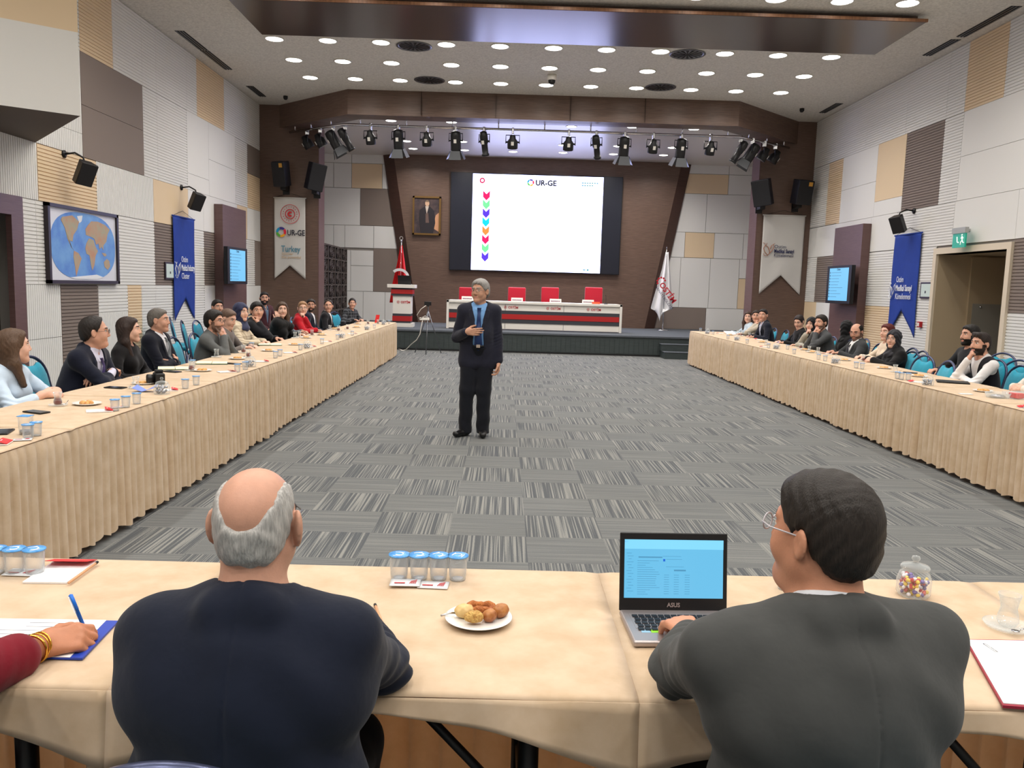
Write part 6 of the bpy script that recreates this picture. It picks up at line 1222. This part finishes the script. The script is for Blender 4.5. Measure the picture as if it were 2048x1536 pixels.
x, y = P_(2033, 797); r = thing('sweets_box', 'clear box with red packet before the clasped hands, right row', 'box', (x,y,TZ1), .3); MB().box((-.1,-.07,0),(.1,.07,.06)).build('clear_box', M_GLASS, r, bevel=.006); MB().box((-.04,-.05,.004),(.03,.05,.05)).build('red_packet', M_FLAP, r, bevel=.006)
x, y = P_(738, 645); x=max(x,XFL-TD+.1); tag(MB().prism([(x+.12,y,TZ1),(x+.2,y,TZ1),(x+.23,y+.0,TZ1+.17),(x+.15,y,TZ1+.17)], (0,.006,0)).build('red_card', M_FLAP), 'upright red card at the far end of the left row table', 'card')

# ---------------------------------------------------------------- near table
NG = 'things on the nearest table'
for i, u in enumerate((798,838,877,915)): x, y = P_(u, 1157+i*.7); put('water_cup', b_cup, '', 'cup', x, y, .4*i, label='clear water cup with blue lid, %s of the four behind the pastry plate' % ORD[i], group='row of four water cups')
for i, u in enumerate((-8,30,70)): x, y = P_(u, 1146+i*.6); put('water_cup', b_cup, '', 'cup', x, y, .4*i, label='clear water cup with blue lid at the left frame edge, %s from left' % ORD[i], group='water cups at the left frame edge')
x, y = P_(812,1166); put('wipe_sachet', b_sachet, '', 'sachet', x, y-.015, .02, label='foil wipe sachet with red print, upper of two before the four cups', z=TZ1+.004); x, y = P_(868,1168); put('wipe_sachet', b_sachet, '', 'sachet', x, y-.015, -.05, label='foil wipe sachet with red print, lower of two before the four cups')
x, y = P_(50,1143); put('wipe_sachet', b_sachet, '', 'sachet', x, y-.015, -.02, label='foil wipe sachet beside the cups at the left frame edge')
q = [onz(u,v,TZ1) for u, v in [(45,1167),(133,1168),(195,1124),(110,1123)]]; cx_ = (q[0]+q[2])/2
r = thing('booklet', 'white booklet with red flap on the near table beside three cups', 'booklet', (cx_.x,cx_.y,TZ1), 0); l_ = [p-Vector((cx_.x,cx_.y,TZ1)) for p in q]
MB().prism([tuple(p) for p in l_], (0,0,.005)).build('pages', M_PAPER, r); m1, m2 = l_[3].lerp(l_[0],.34), l_[2].lerp(l_[1],.34); MB().prism([tuple(m1+Vector((0,0,.022))),tuple(m2+Vector((0,0,.022))),tuple(l_[2]+Vector((0,0,.007))),tuple(l_[3]+Vector((0,0,.007)))], (0,0,.0012)).build('red_cover_flap', M_FLAP, r)
def pencil(a, c, label):
    a, c = Vector(a), Vector(c); r = thing('pencil', label, 'pencil', a); d = c-a; L = d.length; Mx = d.to_track_quat('Z','Y').to_matrix().to_4x4()
    MB().lathe([(.0,0),(.0036,.001),(.0036,L-.012)],6,M=Mx).build('shaft', mat('pencil_wood',(214,160,118),.5), r); MB().lathe([(.0042,L-.012),(.0042,L),(0,L+.001)],10,M=Mx).build('black_end', M_BLACK, r)
a = onz(137,1166,TZ1+.008); c = onz(195,1124,TZ1+.010); pencil(a, c, 'natural wood pencil lying along the white booklet'); pencil(onz(770,1261,TZ1+.003), onz(750,1209,TZ1+.004), 'natural wood pencil lying beside the balding man in navy')
x, y = P_(957,1242)
r = thing('pastry_plate', 'white oval plate with five pastries and a fork on the near table', 'plate', (x,y,TZ1)); MB().lathe([(.0,.004),(.05,.004),(.062,.006),(.084,.014),(.086,.0125),(.06,.0),(.0,.0)],48,caps=False).build('plate', M_CHINA, r)
for k_, dx, dy, s in (('ring',.004,.034,1.0),('pale',-.042,.008,.92),('cheese',-.012,-.030,.92),('bun',.026,-.014,.82),('bun',.054,.014,.92)):
    o = pastry(r, k_, dx, dy, s)
mb = MB(); mb.tube([(-.095,-.012,.016),(-.075,-.0,.019),(-.06,.01,.016)], .0028, 6); mb.tube([(-.06,.01,.016),(-.045,.02,.011),(-.034,.02,.01)], .004, 6); mb.build('fork', M_CHROME, r)
# laptop
hl_, hr_ = onz(1239,1217,.775), onz(1455,1219,.775); f0 = onz(1290,1287,.765); wdt = (hr_-hl_).length*1.0
dep = (hl_.y-f0.y); r = thing('laptop', 'open laptop with blue screen typed on by the grey-suited man', 'laptop', ((hl_.x+hr_.x)/2,hl_.y,TZ1), math.atan2(hr_.y-hl_.y, hr_.x-hl_.x)); w2 = wdt/2
M_ALU = mat('laptop_silver',(176,166,164),.35,metal=.6); M_KEY = mat('laptop_key',(26,26,30),.5)
MB().box((-w2,-dep,0),(w2,.01,.016)).build('base', M_ALU, r, bevel=.006); kb = MB()
MB().box((-w2+.02,-dep*.60,.0155),(w2-.02,-.02,.0168)).build('keyboard_well', M_ALU, r)
kw = (2*w2-.05)/14; n_ = 0
for rr in range(5):
    kr = MB()
    for cc in range(14):
        if rr == 4 and 4 <= cc <= 8:
            if cc == 4: kr.box((-w2+.025+cc*kw,-dep*.58+.001,.0165),(-w2+.025+9*kw-.003,-dep*.58+dep*.094,.0185))
            continue
        y0_ = -.028-(rr+1)*dep*.106; kr.box((-w2+.025+cc*kw+(rr % 2)*.003,y0_+.002,.0165),(-w2+.025+(cc+1)*kw-.003+(rr % 2)*.003,y0_+dep*.106-.003,.0188))
    kr.build('key_row', M_KEY, r)
MB().box((-.045,-dep+.012,.0158),(.045,-dep*.64,.0166)).build('touchpad', mat('touchpad',(158,148,148),.3,metal=.5), r)
MB().box((-w2+.03,-dep+.05,.016),(-w2+.052,-dep+.068,.0165)).build('blue_sticker', mat('sticker_blue',(140,180,205),.4), r); MB().box((-w2+.054,-dep+.05,.016),(-w2+.078,-dep+.068,.0165)).build('green_sticker', mat('sticker_green',(140,210,40),.4), r)
tl = ony(1238,1065,hl_.y+.03); hh_ = tl.z-TZ1-.01; Ml = Matrix.Translation((0,.008,.012)) @ Matrix.Rotation(-math.radians(9),4,'X')
lid = MB().box((-w2,0,0),(w2,.006,hh_), M=Ml).build('screen_lid', M_BLACK, r, bevel=.004); b_ = .018
MB().box((-w2+.012,-.001,.034),(w2-.012,.001,hh_-.018), M=Ml).build('display', emis('laptop_screen',(98,176,214),.85), r)
MB().tube([Ml@Vector((-w2*.72,-.004,-.002)), Ml@Vector((w2*.72,-.004,-.002))], .005, 8).build('hinge', M_ALU, r)
o = text_mesh('laptop_logo', 'ASUS', .015, M_ALU, r, Ml@Vector((0,-.0015,.0115)), rot=(PI/2+math.radians(-9),0,0), align='CENTER', bold=.0004)
sw, sh_ = 2*(w2-.012), hh_-.052
def srect(name, u0, v0, u1, v1, m): MB().box((-w2+.012+u0*sw,-.0022,.034+(1-v1)*sh_),(-w2+.012+u1*sw,-.001,.034+(1-v0)*sh_), M=Ml).build(name, m, r)
e1, e2 = emis('ui_line',(74,140,176),.8), emis('ui_blue',(20,90,190),.9); e3 = emis('ui_pale',(120,196,228),.9)
srect('window_header', 0,0,1,.16,e3); srect('app_button', 0,.02,.035,.045,e2); srect('dialog_icon', .39,.33,.41,.37,e2); srect('dialog_heading', .385,.28,.57,.285,e1); srect('dialog_text', .42,.33,.58,.335,e1); srect('dialog_text', .42,.46,.60,.465,e1); srect('dialog_button', .50,.51,.62,.535,e1); srect('selected_row', .14,.29,.38,.31,e1)
for k_ in range(14): srect('folder_line', .02+.01*(k_ % 3), .23+k_*.05, .07+.02*(k_ % 2), .236+k_*.05, e1)
for k_ in range(16): srect('file_line', .13, .36+k_*.038, .2+.16*RNG.rand(), .366+k_*.038, e1)
for k_ in range(9):
    for c0 in (.40,.50,.61): srect('column_line', c0, .60+k_*.04, c0+.05, .606+k_*.04, e1)
# sweet jar, cup, tea glass, red folder
x, y = onz(1800,1170,TZ1).x, 2.26
r = thing('sweet_jar', 'large round glass jar of coloured sweets behind the grey-suited man', 'jar', (x,y,TZ1)); MB().lathe([(.0,.0),(.040,.0),(.046,.008),(.047,.045),(.040,.066),(.032,.072),(.032,.078)],28,caps=False).build('jar', M_GLASS, r)
MB().lathe([(.038,.078),(.040,.083),(.036,.088),(.012,.094),(.006,.099),(.012,.107),(.010,.114),(0,.117)],24,caps=False).build('lid', M_GLASS, r); rs = np.random.RandomState(8)
for nm, cc in (('yellow_sweets',(228,196,70)),('red_sweets',(190,60,56)),('white_sweets',(226,224,230)),('violet_sweets',(110,90,160))):
    mb = MB()
    for i in range(26): q = .036*math.sqrt(rs.rand()); a = rs.rand()*6.28; mb.lathe([(0,-.005),(.006,-.002),(.006,.002),(0,.005)],7,M=Matrix.Translation((q*math.cos(a),q*math.sin(a),.007+.048*rs.rand()))@Euler(tuple(rs.rand(3)*6)).to_matrix().to_4x4())
    o = mb.build(nm, mat(nm,cc,.35), r); o['kind'] = 'stuff'
x, y = P_(1572,1178); put('water_cup', b_cup, '', 'cup', x, y, 0, label='clear water cup mostly hidden by the grey-suited man', group='near table cup')
x, y = P_(2014,1256); put('empty_tea_glass', b_emptyglass, '', 'tea glass', x, y, .3, label='empty tulip tea glass on glass saucer above the red folder')
q = [onz(u,v,TZ1) for u, v in [(1930,1283),(1985,1388),(2005,1416),(2120,1425),(2075,1285)]]; c0 = q[2]
r = thing('red_folder', 'dark red folder with blank white sheet and paper clip, near table right edge', 'folder', (c0.x,c0.y,TZ1)); ll = [p-c0 for p in (q[0],q[2],q[3],q[4])]
MB().prism([tuple(p) for p in ll], (0,0,.006)).build('cover', mat('folder_red',(150,30,54),.5), r); cc_ = sum(ll, Vector())/4; MB().prism([tuple(cc_+(p-cc_)*.955+Vector((0,0,.006))) for p in ll], (0,0,.002)).build('sheet', M_PAPER, r)
a = onz(1966,1287,TZ1+.009)-c0; e = onz(1990,1303,TZ1+.009)-c0; n2 = Vector((.006,-.002,0)); MB().tube([tuple(a),tuple(e),tuple(e+n2),tuple(a+n2)], .0007, 5, closed=True).build('paper_clip', M_CHROME, r)
# clipboard and pen of the writing woman
q = [onz(u,v,TZ1) for u, v in [(-110,1240),(237,1245),(165,1320),(-190,1312)]]; c0 = q[2]
r = thing('blue_clipboard', 'blue clipboard with printed form under the writing hand', 'clipboard', (c0.x,c0.y,TZ1)); ll = [p-c0 for p in q]; MB().prism([tuple(p) for p in ll], (0,0,.005)).build('board', mat('clipboard_blue',(36,66,170),.4), r)
pp_ = [ll[0], ll[0].lerp(ll[1],.93), ll[3].lerp(ll[2],.93), ll[3]]; MB().prism([tuple(p+Vector((0,0,.005))) for p in pp_], (0,0,.0012)).build('form', M_PAPER, r)
gl = mat('print_grey',(120,120,126),.7)
for k_ in range(7):
    v0 = .12+k_*.11; a = pp_[0].lerp(pp_[3], v0); e = pp_[1].lerp(pp_[2], v0); p0, p1 = (a.lerp(e,.55), a.lerp(e,.86)) if k_ < 2 else (a.lerp(e,.1), a.lerp(e,.72)); up_ = (pp_[0]-pp_[3]).normalized()*.0022
    MB().prism([tuple(p0+Vector((0,0,.0062))),tuple(p1+Vector((0,0,.0062))),tuple(p1+up_+Vector((0,0,.0062))),tuple(p0+up_+Vector((0,0,.0062)))], (0,0,.0003)).build('printed_line', gl, r)
wr_ = bpy.data.objects['person'].location
def wpt(D, T, p): return T.matrix_world @ Vector(p)
bpy.context.view_layer.update()
tip = (DW['tips'][1][0][0]+DW['tips'][1][1])/2; tw = W1.matrix_world @ Vector(tuple(tip))
pt = ony(140,1188,tw.y+.02); d_ = (pt-tw).normalized(); bot = tw-d_*.03; r = thing('blue_pen', 'blue ballpoint pen held upright in the writing hand', 'pen', bot); Mx = d_.to_track_quat('Z','Y').to_matrix().to_4x4(); L = (pt-bot).length
MB().lathe([(0,-.012),(.0015,-.004),(.0042,.01),(.0046,L-.04),(.0052,L-.04),(.0052,L-.003),(0,L)],12,M=Mx).build('barrel', mat('pen_blue',(20,110,215),.3), r); MB().box((.005,-.002,L-.045),(.0068,.002,L-.005), M=Mx).build('pen_clip', M_CHROME, r)
e = unit(DW['El'][1]-DW['wr'][1]); aa = unit(np.cross(e,V(0,0,1))); bb = np.cross(e,aa); MGo = mat('gold',(232,180,80),.2,metal=1.0)
for i, (off, rr, th) in enumerate(((.004,.030,.0022),(.014,.031,.0018),(.022,.031,.0030))):
    c = DW['wr'][1]+e*off; MB().tube([tuple(c+(aa*math.cos(t)+bb*math.sin(t))*rr+e*.006*math.sin(t*1+i)) for t in np.linspace(0,2*PI,29)[:-1]], th, 8, closed=True).build('gold_bracelet', MGo, W1)
